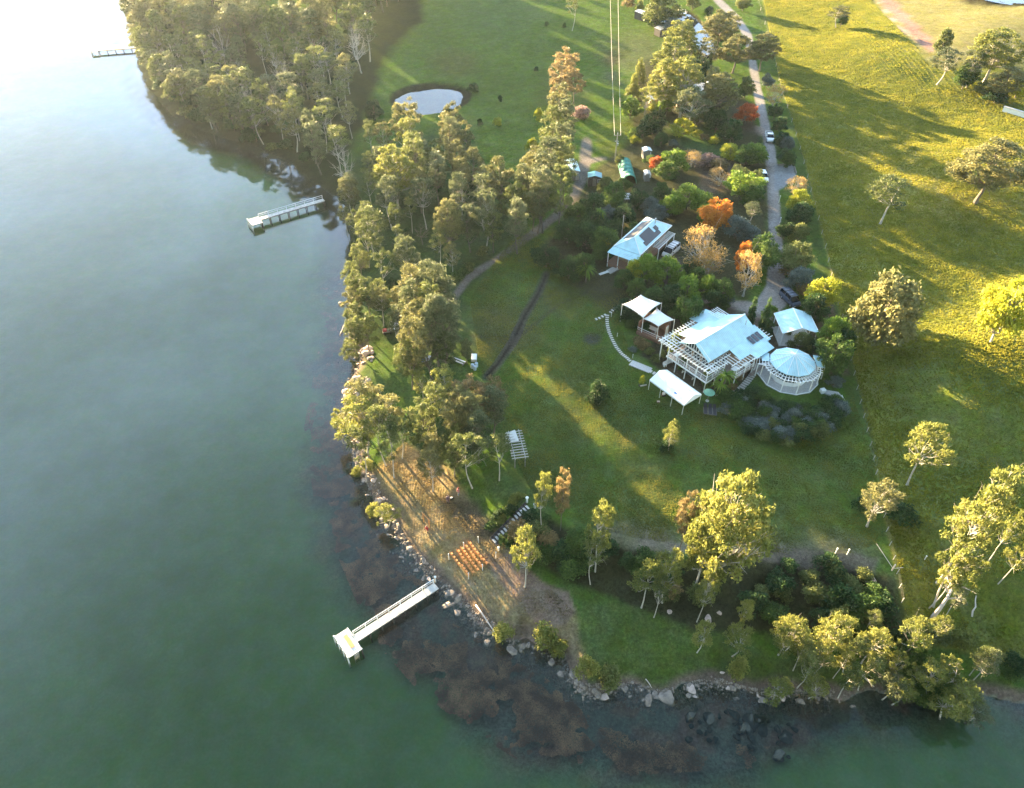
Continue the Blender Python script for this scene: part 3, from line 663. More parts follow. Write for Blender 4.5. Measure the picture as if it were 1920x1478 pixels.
def plant_all():
    groups = {}
    for p in PLANTS: groups.setdefault((p[0], p[4]), []).append(p)
    g = random.Random(77)
    for (kind, zone), L_ in groups.items():
        nm, cat, t, leaf, bark, one, many = K[kind]
        L_.sort(key=lambda p: pr(p[1][0], p[1][1], p[1][2] + p[3] * .6)[0]); n = len(L_)
        for i, (_, loc, w_, h_, _) in enumerate(L_):
            if n == 1: lab = f'{one} {zone}'
            elif n <= 20: lab = f'leftmost of the {many} {zone}' if i == 0 else (f'rightmost of the {many} {zone}' if i == n - 1 else f'{ORD[i]} from left of {many} {zone}')
            else: lab = f'{one} {zone}'
            (tm, cm), W_, H_ = g.choice(TP[t])
            o = thing(nm, lab, cat, loc, g.uniform(0, 6.283), f'{many} {zone}' if n > 1 else None)
            s = w_ / W_; o.scale = (s, s, h_ / H_)
            for pn, me_, mt in (('trunk', tm, bark), ('crown', cm, leaf)):
                if me_ is None: continue
                if not me_.materials: me_.materials.append(M[mt] if pn == 'trunk' else LM[mt])
                if pn == 'crown' and t in ('palm', 'flax'): pn = 'fronds'
                if t in ('bush', 'flax') and pn == 'trunk': continue
                c = bpy.data.objects.new(pn, me_); C.objects.link(c); c.parent = o
                c.material_slots[0].link = 'OBJECT'; c.material_slots[0].material = M[mt] if pn == 'trunk' else LM[mt]

def rows(zone, txt):
    for it in txt.split(';'):
        f = it.split()
        if len(f) >= 4: crown(f[0], float(f[1]), float(f[2]), float(f[3]), zone, float(f[4]) if len(f) > 4 else None)
rows('below the round pond', 'gb 653 211 32;gg 613 191 30;th 692 245 32;gb 717 250 36;sb 762 216 56;gy 763 246 46;sb 847 220 46;sb 869 252 42;st 838 246 38;rd 700 205 40;rd 840 215 30')
rows('between the round pond and the middle jetty', 'GY 738 318 84;so 777 286 62;sg 819 320 46;so 815 286 40;sb 855 290 46;sb 864 323 46;gb 653 354 42;th 690 340 34;rd 800 350 50;bt 735 345 45;so 690 305 34')
rows('in the middle wood beside the dirt track', 'sr 858 377 32;gg 905 356 54;sb 937 332 62;gb 917 388 38;sg 982 346 48;so 960 375 50;GB 841 415 66 14;sg 880 415 44;so 925 420 46;sg 970 410 50;so 1000 380 45;rd 870 350 45;bo 905 470 26;bo 880 500 24')
rows('in the open wood behind the middle jetty', 'th 684 394 34;th 740 399 36;th 768 388 30;th 681 433 42;gb 644 402 30;th 664 411 30;so 672 478 40;th 720 489 42;th 757 473 42;gb 847 475 38;th 700 415 30;th 705 455 34;bt 790 430 34;th 820 450 34;th 745 440 30;gb 802 498 46;so 661 512 42')
rows('at the head of the dirt track', 'sg 1020 358 56 16;so 1052 350 58 16;sg 1030 300 54 16;so 1060 296 54 16;so 1036 232 52 15;sg 1060 226 50 15;sg 1020 330 55;sg 1055 270 48;st 1010 375 46;so 1055 325 40;so 1040 258 50;sb 1050 190 55;sr 1060 118 56 14;sr 1050 150 52 13;sr 1078 150 34')
rows('on the near edge of the green meadow', 'bl 998 272 24 4;bl 1010 215 18 4;bl 933 228 19 2.6;bd 1005 130 9 2;bd 888 165 24 3;bd 900 230 11 2.5;bd 938 185 10 2;bd 1025 45 9 2;bp 1091 210 38 3;bd 1058 48 9 2;th 1075 5 26')
rows('on the shore below the middle jetty', 'so 689 545 48;so 712 548 44;so 665 532 46;sb 660 562 42;gb 711 560 42;so 660 622 42;so 657 657 36;so 684 610 48;so 665 590 44')
rows('in the tall stand beside the little boat', 'st 775 545 62 16;sg 808 540 62 17;sg 770 578 58 16;so 806 574 62 16;sb 778 608 60 15;sg 815 602 60 16;st 775 642 66 15;so 766 668 62;sg 830 608 70;sb 874 651 30;bt 806 657 56 10;sg 836 560 55;so 815 520 50;sb 748 560 44;sg 745 600 40;so 830 650 50')
rows('inland of the pale rock shelf', 'gy 830 716 58;gy 787 716 38;sr 879 738 78 11;sr 922 736 54 10;sb 857 762 76;sb 885 772 66 12;sg 924 760 52;th 811 743 58;so 790 785 72;sb 811 841 56;gb 806 868 52;so 849 852 46;th 882 838 62;th 935 836 52;sg 895 810 56;so 855 820 50')
rows('at the water below the rock shelf', 'sb 676 749 82 13;gy 673 780 95 13;gb 724 768 64;th 711 796 60;gy 633 787 32 8;th 673 826 56;th 727 826 56;by 668 884 22;by 690 870 26;th 745 800 46;gy 723 961 52 5;by 700 955 26 2.5')
rows('between the stone steps and the seat rows', 'gy 1020 918 40 13;sr 1056 918 40 13.5;gy 985 1026 64 13')
rows('on the scrubby bank above the point', 'gy 1128 984 66 15;th 1116 1031 44 11;gy 1216 1078 62 11;gy 1259 1065 66 11.5;sr 1291 958 48 13;GY 1369 985 150 24;GY 1330 1015 80 17;gy 1328 1099 44 12;th 1240 1100 44 10')
rows('on the low grass by the south shore', 'gy 1319 1187 48 7;gy 1388 1193 62 7;by 1387 1252 40 4;gy 1478 1190 70 7;by 944 1187 42 3.5;by 1025 1193 56 3.5;by 1103 1252 46 3.5;bo 1144 1268 50 3;by 1050 1215 34 2.5;gy 1400 1145 34 8')
rows('in the south shore thicket', 'gy 1490 1182 62 8;gy 1568 1182 74 9;gy 1548 1222 54 8;gy 1588 1230 38 8;gy 1643 1202 62 8;gy 1720 1184 64 9;gy 1767 1171 38;gy 1461 1291 60 5;gy 1683 1240 36 7;gy 1781 1251 48 7;gy 1745 1262 66 7;gy 1694 1292 60 6;gy 1530 1285 50 5;gy 1807 1302 78 7;gy 1789 1320 76 6;gg 1832 1332 64 5;gg 1676 1282 64 6;th 1600 1265 50;th 1640 1250 50;th 1520 1245 50;rg 1740 1300 50 4.5;gg 1855 1240 50;rg 1660 1225 44 4.5;th 1610 1215 50;th 1510 1215 46;rg 1715 1225 50 5;rg 1760 1290 60 5;th 1850 1230 40;th 1640 1160 30')
rows('out in the long grass paddock', 'RB 1670 575 136 14;RL 1893 578 92 13;gy 1745 832 86 12.5;gb 1655 932 84 9;gy 1838 975 100 19;gy 1868 935 84 20;gy 1815 1050 84 15;gy 1792 1070 50 12;gy 1915 1040 44 9;gg 1800 1120 34 6;th 1675 355 84 11;GB 1862 308 130 14;gy 1900 990 44 10;bd 1618 945 32 3;bd 1690 960 60 3')
rows('at the far corner of the paddock', 'gg 1775 110 58 10;rg 1815 140 46 7;GY 1872 92 100 14;gg 1835 110 50 11;GB 1890 150 66 9;rl 1914 160 44 6;gb 1576 22 42 7;rd 1580 34 24 5;ro 1850 165 40 4;rd 1870 180 50 3.5;ro 1770 80 34 9')
rows('around the far garden pond', 'ro 1240 15 76 10;bb 1248 55 30 3.5;bb 1262 45 34 4;rd 1228 40 34 4;GB 1352 50 80 13;gb 1328 92 54 10;GB 1382 92 70 11;GB 1434 88 56 11;rd 1290 60 30 4;by 1200 10 20 4;br 1180 4 24 4;bd 1330 20 20 3;ro 1395 5 30 5;ro 1300 5 30 5')
rows('around the hidden far house', 'GY 1275 75 82 15;GY 1262 112 84 16;GY 1245 150 70 15;GY 1285 150 84 16;gg 1300 190 76 12;pg 1200 135 32 8;pg 1188 162 30 7;gy 1217 180 38 11;rb 1183 200 38 6;GB 1350 172 74 13;sb 1335 150 40;rl 1225 200 20;ro 1310 215 36;rd 1330 215 40;rb 1250 195 40 5;cy 1330 120 14 7;rd 1265 160 60 8;rd 1310 130 44 8')
rows('in the garden beside the drive', 'ar 1402 210 40 5.5;rd 1373 243 46 6;rd 1345 225 44 6;rl 1280 238 44 5;rd 1226 228 54 6;rd 1205 245 36 4;rb 1188 250 26 3;bl 1190 262 20;rd 1240 260 30;bb 1262 268 18;rb 1266 300 54 6;rg 1250 318 44 5;ar 1232 306 28 4;rl 1370 283 44 4;rb 1415 285 50 5;rg 1400 290 44 5;ro 1390 325 44 4;rb 1396 345 68 7;rg 1412 365 44 5;ao 1346 400 58 8;rb 1318 378 56 5;rb 1290 368 58 6;rb 1262 383 44 5;gg 1412 390 40 5;rz 1382 425 54 5;rz 1410 442 44 4;rb 1325 400 40 5;bp 1330 300 44 3;br 1350 310 36 3;ag 1300 295 50 4;ag 1350 330 50 4;ro 1420 330 30 4;bl 1340 262 24 2;br 1365 255 22 2;bl 1310 250 22 1.5;br 1322 257 20 1.5')
rows('along the hedge between drive and paddock', 'ag 1455 176 40 7;ro 1400 162 34 6;rz 1440 150 26 4;rd 1455 208 30 4;rd 1464 232 32 4;rd 1468 262 34 4;rz 1476 268 26 4;rd 1474 293 34 4;rg 1480 298 32 4;ag 1495 347 50 5;rl 1499 375 48 5;rd 1503 400 52 5;rd 1474 430 34 4;ro 1500 435 40 4;ro 1492 480 72 6;br 1488 505 44 4;rz 1502 520 50 5;br 1510 545 30 3;rl 1545 548 64 7;rd 1530 575 56 6;rb 1565 622 54 7;rg 1568 662 66 8;rg 1560 690 40 5;rz 1568 715 28 2.5;rd 1585 640 44 6;rd 1485 412 30 3.5')
rows('between cottage and white house', 'ag 1318 462 98 9;ag 1330 490 60 6;rg 1434 470 68 7;ao 1395 480 36 7;ag 1406 505 58 10;rb 1252 508 54 7;rb 1214 500 44 7;rl 1190 505 36 5;rb 1288 545 58 7;rd 1262 560 60 6;rg 1290 580 60 7;rd 1225 560 50 6;rg 1310 520 44 5;rb 1330 535 44 5;rg 1355 545 52 5;bb 1362 562 30;rd 1340 560 40 4;rb 1444 584 28 3;bg 1440 608 24;rd 1300 500 34 4;rg 1195 540 40 5;rg 1170 520 40 4;pm 1150 440 26 5;pm 1235 495 30 5;rl 1328 498 20 3;by 1274 640 24 4;bg 1358 575 22;br 1350 590 18 1.5')
rows('in the dark garden left of the cottage', 'rd 1025 478 54 5;rd 1065 430 54 6;rd 1102 440 52 6;rg 1132 450 56 6;rd 1068 500 50 5;rg 1096 494 48 5;pm 1100 505 40 4;rd 1112 385 60 6;rg 1082 402 50 5;rg 1150 365 54 6;rd 1200 372 44 5;rz 1140 400 40 4;rd 1170 400 50 5;rg 1190 430 30 4;rd 1110 415 44 5;rd 1145 425 44 5;rz 1230 400 44 4;rd 1240 360 34 5;ro 1135 345 34 4;rz 1220 385 40 4;rg 1128 470 40 4;rl 1138 460 24 4;fx 1080 520 24;fx 1050 512 22;pm 1068 395 26 4;pm 1125 400 30 5;ro 1165 300 26 3;rg 1222 300 26 3;rg 1168 345 30 3')
rows('below the shade sails', 'bd 1163 582 26;bd 1175 590 28;bd 1188 598 28;bd 1200 606 28;bd 1210 614 26;bg 1160 592 22;bg 1182 608 22;br 1197 640 26;br 1208 648 24;bo 1218 658 20;bb 1186 655 16 1;bd 1170 568 22')
rows('around the white house deck', 'bl 1265 640 22 4;bl 1262 656 20 4;rg 1280 680 16 4;by 1268 668 16 3;by 1325 706 18 4.5;bg 1324 720 18 3;pm 1362 705 44 4.5;pm 1350 722 34 3;fx 1375 715 26;fx 1360 735 24;br 1385 708 20 1.5;br 1375 725 18 1.2;bo 1230 672 18 2;bo 1243 665 16 2;bd 1395 640 20;bg 1405 620 22;bo 1470 600 22 2.5;bo 1476 620 20;bd 1440 622 22')
rows('on the open lawn', 'pt 1121 733 46 5;bg 1105 745 22 1;bl 1204 712 13 2;gy 1260 815 34 5;by 1262 808 28 4.5;bd 1252 835 26 1.6;bg 1262 845 18 1;bd 1243 842 16 1')
base('ro', 1497, 661, 3.6, 'in front of the open carport', 4.6); base('rd', 1516, 664, 3.0, 'in front of the open carport', 3.2)
base('cy', 1399, 626, 1.8, 'behind the white house roof', 8.4); base('cy', 1425, 628, 1.8, 'behind the white house roof', 8.4)
# the planted bed curling below the round pavilion
gb_ = random.Random(4)
bx = [p[0] for p in BED]; by_ = [p[1] for p in BED]; k = 0; tries = 0; pts_ = []
while k < 70 and tries < 4000:
    tries += 1; x_, y_ = gb_.uniform(1345, 1582), gb_.uniform(735, 828)
    if not inside(np.array([x_]), np.array([y_]), BED)[0]: continue
    if any(math.hypot(x_ - a_, (y_ - b_) * 1.4) < 12 for a_, b_ in pts_): continue
    pts_.append((x_, y_)); k += 1
    kd = gb_.choice(['bb', 'bd', 'bb', 'bd', 'bg', 'bg', 'bb']) if y_ < 800 else gb_.choice(['bb', 'bb', 'bo', 'bd', 'bd'])
    base(kd, x_, y_ + 4, gb_.uniform(2.0, 3.4), 'in the curved bed below the round pavilion', gb_.uniform(1.3, 2.4))
# the dense wood on the west shore
WOOD = [(238,20),(262,60),(272,120),(330,200),(400,238),(480,262),(545,290),(600,335),(648,365),(660,320),(640,260),(680,190),(700,130),(690,90),(760,20),(800,-40),(780,-130),(700,-120),(640,-60),(610,10),(590,66),(512,82),(438,25),(425,-50),(300,-140),(215,-120)]
pts_ = []; tries = 0
while tries < 26000 and len(pts_) < 260:
    tries += 1; x_, y_ = gb_.uniform(210, 810), gb_.uniform(-140, 370)
    if not inside(np.array([x_]), np.array([y_]), WOOD)[0]: continue
    X_, Y_ = un(x_, y_, 3)
    if shored(np.array([X_]), np.array([Y_]))[0] < 1.0: continue
    if any(math.hypot(X_ - a_, Y_ - b_) < 4.4 for a_, b_ in pts_): continue
    pts_.append((X_, Y_)); z_ = hz(X_, Y_)
    far = y_ < 120
    kd = gb_.choice(['so', 'so', 'sb', 'sg', 'sg', 'st'] if far else ['so', 'gg', 'sg', 'th', 'th', 'gb', 'dd'])
    w_ = gb_.uniform(6.6, 9.5) if far else gb_.uniform(5, 8)
    PLANTS.append((kd, (X_, Y_, z_), w_, gb_.uniform(13.5, 18.5) if far else gb_.uniform(10, 15), 'in the dense far west wood' if far else 'above the middle jetty bay'))
for i in range(38):
    q_ = path_pts([(238,-20),(252,60),(262,110),(285,160),(325,208),(385,240),(470,268)], 38)[i][0]; x_, y_ = un(q_.x, q_.y, 1); x_ += gb_.uniform(.6, 4); y_ += gb_.uniform(0, 3)
    PLANTS.append((gb_.choice(['so', 'sg', 'bd', 'bo', 'bd', 'bd']), (x_, y_, hz(x_, y_)), 0, 0, 'at the edge of the far west shore'))
    k_ = PLANTS[-1]; bush_ = k_[0] in ('bd', 'bo'); PLANTS[-1] = (k_[0], k_[1], gb_.uniform(4, 6) if bush_ else gb_.uniform(6, 8), gb_.uniform(2.5, 4) if bush_ else gb_.uniform(10, 14), k_[4])
# understorey of the woods and banks
for (poly, n_, kds, zone, w0, w1) in [
    ([(272,120),(400,240),(545,300),(650,368),(650,300),(560,180),(400,120)], 22, ['bd', 'bo', 'bd'], 'under the trees on the west shore', 2.5, 4.5),
    ([(640,380),(700,340),(840,420),(900,520),(800,560),(680,560)], 14, ['bd', 'bo', 'bg'], 'under the open wood behind the middle jetty', 2.0, 4.0),
    ([(960,1010),(1000,970),(1100,1020),(1200,1045),(1300,1050),(1310,1130),(1180,1110),(1060,1075),(1000,1060)], 32, ['bd', 'bd', 'bo', 'bg', 'br'], 'on the scrubby bank above the point', 2.2, 4.0),
    ([(1420,1050),(1560,1062),(1640,1090),(1660,1170),(1540,1180),(1400,1150)], 30, ['bd', 'bd', 'bo', 'bg'], 'in the scrubby hollow below the lawn', 2.2, 4.2),
    ([(1480,1180),(1700,1180),(1900,1200),(1900,1290),(1500,1275)], 12, ['bg', 'bo', 'by', 'bd'], 'under the south shore thicket', 2.0, 4.0),
    ([(910,975),(985,925),(975,945),(925,1000)], 12, ['bd', 'by'], 'on the left of the stone steps', 1.2, 2.0),
    ([(940,1020),(1000,960),(1010,975),(955,1030)], 12, ['bd', 'bg'], 'on the right of the stone steps', 1.2, 2.0)]:
    xs = [p[0] for p in poly]; ys = [p[1] for p in poly]; k = 0; tries = 0
    while k < n_ and tries < 3000:
        tries += 1; x_, y_ = gb_.uniform(min(xs), max(xs)), gb_.uniform(min(ys), max(ys))
        if not inside(np.array([x_]), np.array([y_]), poly)[0]: continue
        p = at(x_, y_)
        if p.z < .25: continue
        k += 1; w_ = gb_.uniform(w0, w1); PLANTS.append((gb_.choice(kds), tuple(p), w_, w_ * gb_.uniform(.5, .8), zone))
pts_ = []; tries = 0
MID = [(720,340),(800,300),(880,300),(900,330),(1000,340),(1050,390),(1000,430),(930,480),(860,545),(800,560),(740,540),(680,500),(660,420),(690,340)]
while tries < 3000 and len(pts_) < 17:
    tries += 1; x_, y_ = gb_.uniform(660, 1050), gb_.uniform(290, 560)
    if not inside(np.array([x_]), np.array([y_]), MID)[0]: continue
    p = at(x_, y_)
    if any(math.hypot(p.x - a_, p.y - b_) < 7 for a_, b_ in pts_): continue
    pts_.append((p.x, p.y)); PLANTS.append((gb_.choice(['so', 'sg', 'gg', 'sb', 'th']), tuple(p), gb_.uniform(5, 7), gb_.uniform(11, 15), 'filling the middle wood behind the shore'))
# the opening in the shore wood that lets the low sun reach the lawn
q0 = at(1085, 808)
def in_gap(p):
    dx, dy = p[1][0] - q0.x, p[1][1] - q0.y; al = -dx * .568 + dy * .823; la = abs(dx * .823 + dy * .568)
    return 30 < al < 140 and p[3] > 6 and la < .7 + p[2] * .10
PLANTS[:] = [p for p in PLANTS if not in_gap(p)]
plant_all()
#@@SPLIT
# ------------------------------------------------------------------ built things
def local(px, py, z, A, ang):
    x, y = un(px, py, z); dx, dy = x - A[0], y - A[1]
    return dx * math.cos(ang) + dy * math.sin(ang), -dx * math.sin(ang) + dy * math.cos(ang)
def post(parent, x, y, z0, z1, mat=None, w=.13, name='post'):
    return MB().box(x - w / 2, x + w / 2, y - w / 2, y + w / 2, z0, z1).build(name, mat or M['white'], parent)
def window(parent, a, b, z0, z1, n=2, depth=.05, mid=True):
    """window on the vertical wall from a to b (xy), frame as part, pane as its child"""
    a = Vector((*a, 0)); b = Vector((*b, 0)); f = MB(); g = MB(); d = (b - a).normalized()
    for z in (z0, z1) + (((z0 + z1) / 2,) if mid else ()): f.beam(a + Vector((0, 0, z)), b + Vector((0, 0, z)), .07, .07)
    for i in range(n + 1):
        p = a.lerp(b, i / n); f.beam(p + Vector((0, 0, z0)), p + Vector((0, 0, z1)), .07, .07)
    fo = f.build('window', M['white'], parent)
    nrm = Vector((-d.y, d.x, 0)) * .012
    g.slab([(*(a + nrm).xy, z0), (*(b + nrm).xy, z0), (*(b - nrm).xy, z0), (*(a - nrm).xy, z0)], z0 - z1)
    g.build('pane', M['glass'], fo); return fo

class Beams:
    """pergola timbers, each one a part of its own"""
    def __init__(s, parent): s.p = parent
    def beam(s, a, b, w, h): MB().beam(a, b, w, h).build('rafter' if h < .135 else 'beam', M['white'], s.p)
# ---- the white house: local x runs along the ridge away from the lake, y to its left, z 0 = 7 m
HA = (30.6, 96.1); HANG = R(38.5)
h = thing('house', 'large white house with pale mint gabled roof and white pergola decks', 'house', (HA[0], HA[1], 7.0), HANG)
roof = MB()
def sl(p, t=.12): roof.slab(p, t)
sl([(-.1, 0, 7.0), (12.8, 0, 7.0), (12.8, 3.3, 5.0), (-.1, 3.3, 5.0)]); sl([(-.1, -3.3, 5.0), (12.8, -3.3, 5.0), (12.8, 0, 6.995), (-.1, 0, 6.995)])
ro_ = roof.build('roof', M['roof'], h)
MB().beam((-.12, 0, 7.06), (12.82, 0, 7.06), .3, .05).build('ridge_cap', M['white'], ro_)
lr = MB(); lr.slab([(5.3, -5.8, 4.35), (7.9, -5.8, 4.35), (7.9, -3.28, 4.96), (5.3, -3.28, 4.96)], .1); lr.slab([(7.903, -7.1, 4.05), (12.8, -7.1, 4.05), (12.8, -3.28, 4.965), (7.903, -3.28, 4.965)], .1)
lr.slab([(12.803, -5.4, 4.4), (14.0, -5.4, 4.3), (14.0, -1.6, 5.1), (12.803, -1.6, 5.2)], .08)
lr.build('lower_roof', M['roof'], h)
ll_ = MB(); ll_.slab([(2.2, 3.28, 4.96), (12.6, 3.28, 4.96), (12.6, 5.35, 4.5), (2.2, 5.35, 4.5)], .1); ll_.build('side_roof', M['roof'], h)
MB().slab([(7.7, 5.36, 4.3), (12.2, 5.36, 4.3), (12.2, 7.6, 4.0), (7.7, 7.6, 4.0)], .1).build('annex_roof', M['roof'], h)
wl = MB(); wl.box(1.5, 12.4, -3.0, 3.0, 2.2, 4.95); wl.box(5.7, 12.4, -5.5, -3.003, 2.2, 4.2); wl.box(3.0, 12.2, 3.003, 5.1, 1.2, 4.4); wl.box(8.0, 12.0, 5.103, 7.3, 1.0, 3.9)
wl.build('wall', M['brownwall'], h)
gb2 = MB(); gb2.add([(.9, -3.0, 4.95), (.9, 3.0, 4.95), (.9, 0, 6.8), (12.4, -3.0, 4.95), (12.4, 3.0, 4.95), (12.4, 0, 6.8)], [(0, 1, 2), (5, 4, 3), (0, 3, 4, 1)]); gb2.build('gable', M['brownwall'], h)
gf = MB()
for i in range(-5, 6):
    y_ = i * .55; gf.beam((.6, y_, 4.7), (.6, y_, 6.85 - abs(y_) * .6), .09)
gf.beam((.55, -3.2, 4.82), (.55, 3.2, 4.82), .12, .2); gf.beam((.5, -3.25, 4.95), (.5, 0, 6.86), .1, .22); gf.beam((.5, 3.25, 4.95), (.5, 0, 6.86), .1, .22)
gfo = gf.build('gable_window', M['white'], h)
MB().add([(.82, -2.9, 4.9), (.82, 2.9, 4.9), (.82, 0, 6.6), (.85, -2.9, 4.9), (.85, 2.9, 4.9), (.85, 0, 6.6)], [(0, 1, 2), (5, 4, 3), (0, 3, 4, 1), (1, 4, 5, 2), (2, 5, 3, 0)]).build('pane', M['glass'], gfo)
ug = MB(); ug.box(3.0, 12.4, -3.0, 3.0, -.8, 2.02); ug.box(8.0, 12.4, -5.5, -3.003, -.4, 2.02); ug.build('basement_wall', M['brick'], h)
dk = MB(); dk.box(-1.4, 8.2, -4.6, 4.3, 2.05, 2.2); dk.box(3.0, 8.0, -7.0, -4.603, 2.05, 2.19); dk.box(7.0, 13.2, -7.6, -7.003, 1.0, 1.1)
dk.build('deck', M['deck'], h)
fa = MB(); fa.box(-1.46, -1.403, -4.66, 4.36, 1.9, 2.23); fa.box(-1.403, 3.0, -4.66, -4.603, 1.9, 2.23); fa.build('deck_edge', M['white'], h)
for y_ in (-4.4, -2.2, 0, 2.2, 4.1): post(h, -1.25, y_, -1.2, 4.25)
for x_ in (1.2, 3.2): post(h, x_, -4.4, -1, 4.25)
for x_, y_ in ((3.3, -6.8), (5.6, -6.9), (7.8, -6.9), (2.0, 5.9), (-1.2, 5.9), (13.6, -5.2), (13.6, -2)): post(h, x_, y_, -.6, 4.2)
rl = MB()
for a_, b_ in (((-1.3, 4.2), (-1.3, -4.5)), ((-1.3, -4.5), (3.0, -4.5)), ((3.1, -6.95), (8.0, -6.95))):
    rl.beam((*a_, 3.15), (*b_, 3.15), .08, .06); rl.beam((*a_, 2.7), (*b_, 2.7), .03, .03); rl.beam((*a_, 2.45), (*b_, 2.45), .03, .03)
    n_ = max(2, int(math.dist(a_, b_) / 1.1))
    for i in range(n_ + 1):
        x_ = a_[0] + (b_[0] - a_[0]) * i / n_; y_ = a_[1] + (b_[1] - a_[1]) * i / n_; rl.beam((x_, y_, 2.2), (x_, y_, 3.18), .07)
rl.build('railing', M['white'], h)
pg = Beams(h)
pg.beam((-1.45, -4.9, 4.32), (-1.45, 6.4, 4.32), .09, .2); pg.beam((-.35, -4.7, 4.30), (-.35, 6.4, 4.30), .09, .2)
for i in range(19): y_ = -4.6 + i * .6; pg.beam((-1.95, y_, 4.47), (.55, y_, 4.47), .065, .12)
pg.beam((-1.6, -4.85, 4.36), (3.0, -4.85, 4.36), .09, .2); pg.beam((-1.6, -3.75, 4.36), (5.2, -3.75, 4.36), .09, .2)
for i in range(9): x_ = -.6 + i * .62; pg.beam((x_, -5.35, 4.53), (x_, -3.4, 4.53), .065, .12)
pg.beam((-1.6, 6.1, 4.36), (7.4, 6.1, 4.36), .09, .2)
for i in range(13): x_ = -1.3 + i * .66; pg.beam((x_, 6.6, 4.53), (x_, 3.5 if x_ < 2 else 5.4, 4.53), .065, .12)
pg.beam((2.9, -7.0, 4.3), (8.0, -7.0, 4.3), .09, .2); pg.beam((2.9, -5.9, 4.3), (5.2, -5.9, 4.3), .09, .2)
for i in range(8): x_ = 3.1 + i * .66; pg.beam((x_, -7.4, 4.46), (x_, -4.7 if x_ < 5.3 else -5.9, 4.46), .065, .12)
for i in range(6): y_ = -5.2 + i * .62; pg.beam((12.9, y_, 4.75), (14.6, y_, 4.6), .065, .12)
for i in range(6): x_ = 10.5 + i * .45; pg.beam((x_, 3.0, 5.15), (x_ + .1, 5.9, 5.1), .08, .1)
sx = [(9.9, -4.55), (10.95, -4.55), (12.0, -4.55)]
for x_, y_ in sx:
    zz = lambda y: 4.965 - (-3.28 - y) * .24
    MB().slab([(x_, -4.7, 5.12 + zz(-4.7) - 5.0), (x_ + .78, -4.7, 5.12 + zz(-4.7) - 5.0), (x_ + .78, -3.15, 5.10 + .08), (x_, -3.15, 5.10 + .08)], .05).build('solar_panel', M['solar'], h)
for x_, n_ in ((2.0, 2), (4.2, 2), (9.4, 2)): window(h, (x_, -3.05 if x_ < 6 else -5.56), (x_ + 1.5, -3.05 if x_ < 6 else -5.56), 2.3, 4.2, 2)
for y_ in (-2.4, -.5, 1.4): window(h, (1.44, y_), (1.44, y_ + 1.4), 2.3, 4.4, 2)
window(h, (8.6, 7.36), (10.4, 7.36), 1.8, 3.2, 3); window(h, (4.0, 5.16), (6.0, 5.16), 2.0, 3.8, 3)
MB().tube([(11.5, -1.4, 6.0), (11.5, -1.4, 7.1)], .06, 6).tube([(11.1, -1.4, 7.0), (11.9, -1.4, 7.0)], .03, 5).build('vent_pipe', M['chrome'], h)

# ---- round pavilion
RC = (47.2, 94.9); rz0 = 7.9
p_ = thing('pavilion', 'round white pavilion with pale mint twelve-sided cone roof and paved terrace', 'pavilion', (*RC, rz0))
def ring(r, z, n=12, o=0): return [(r * math.cos(2 * math.pi * (k + o) / n), r * math.sin(2 * math.pi * (k + o) / n), z) for k in range(n)]
mb = MB(); e_ = ring(3.75, 3.05); mb.add(e_ + [(0, 0, 4.75)] + ring(3.75, 2.93), [(k, (k + 1) % 12, 12) for k in range(12)] + [(k, 13 + k, 13 + (k + 1) % 12, (k + 1) % 12) for k in range(12)] + [tuple(range(24, 12, -1))])
rf = mb.build('roof', M['roof'], p_)
mb = MB()
for k in range(12): mb.beam((0, 0, 4.78), (e_[k][0] * 1.0, e_[k][1] * 1.0, 3.08), .09, .04)
mb.build('roof_rib', M['white'], rf)
MB().loft([ring(3.1, .02), ring(3.1, .85)]).build('wall', M['white'], p_)
mb = MB(); mb.loft([ring(3.02, .85), ring(3.02, 2.93)]); mb.build('pane', M['glass'], p_)
mb = MB()
for k in range(12):
    a_, b_ = Vector(ring(3.12, 0)[k]), Vector(ring(3.12, 0)[(k + 1) % 12])
    for t in (0, .33, .66): q_ = a_.lerp(b_, t); mb.beam(q_ + Vector((0, 0, .8)), q_ + Vector((0, 0, 2.95)), .1 if t == 0 else .06)
    for z_ in (.88, 1.9, 2.6): mb.beam(a_ + Vector((0, 0, z_)), b_ + Vector((0, 0, z_)), .06)
mb.build('window_frame', M['white'], p_)
mb = Beams(p_); rg_ = ring(4.75, 0, 12)
for k in list(range(6, 12)) + [0]:
    a_, b_ = Vector(rg_[k]), Vector(rg_[(k + 1) % 12]); a2, b2 = Vector(ring(3.95, 0)[k]), Vector(ring(3.95, 0)[(k + 1) % 12]); Z = Vector((0, 0, 2.6))
    if k != 0:
        mb.beam(a_ + Z, b_ + Z, .09, .14); mb.beam(a2 + Z, b2 + Z, .08, .14)
        for t in (.0, .25, .5, .75): mb.beam(a2.lerp(b2, t) * .92 + Z + Vector((0, 0, .12)), a_.lerp(b_, t) * 1.08 + Z + Vector((0, 0, .12)), .07, .1)
for k in list(range(6, 12)) + [0]: post(p_, rg_[k][0], rg_[k][1], 0, 2.6, w=.12)
pat = ring(5.0, .0, 12)[6:] + [(5.0, 1.2, 0), (4.2, 2.2, 0), (0, 3, 0), (-3.6, 3.2, 0), (-6.2, 2.6, 0)]
MB().slab([(x_, y_, .06) for x_, y_, _ in pat], 1.4).build('terrace', M['patio'], p_)
pe = MB()
for i in range(7): a_, b_ = Vector(ring(4.96, 0)[5 + i] if i else (-6.15, 2.6, 0)), Vector(ring(4.96, 0)[(6 + i) % 12]); pe.beam(a_ + Vector((0, 0, .08)), b_ + Vector((0, 0, .08)), .16, .08)
pe.build('terrace_edge', M['white'], p_)
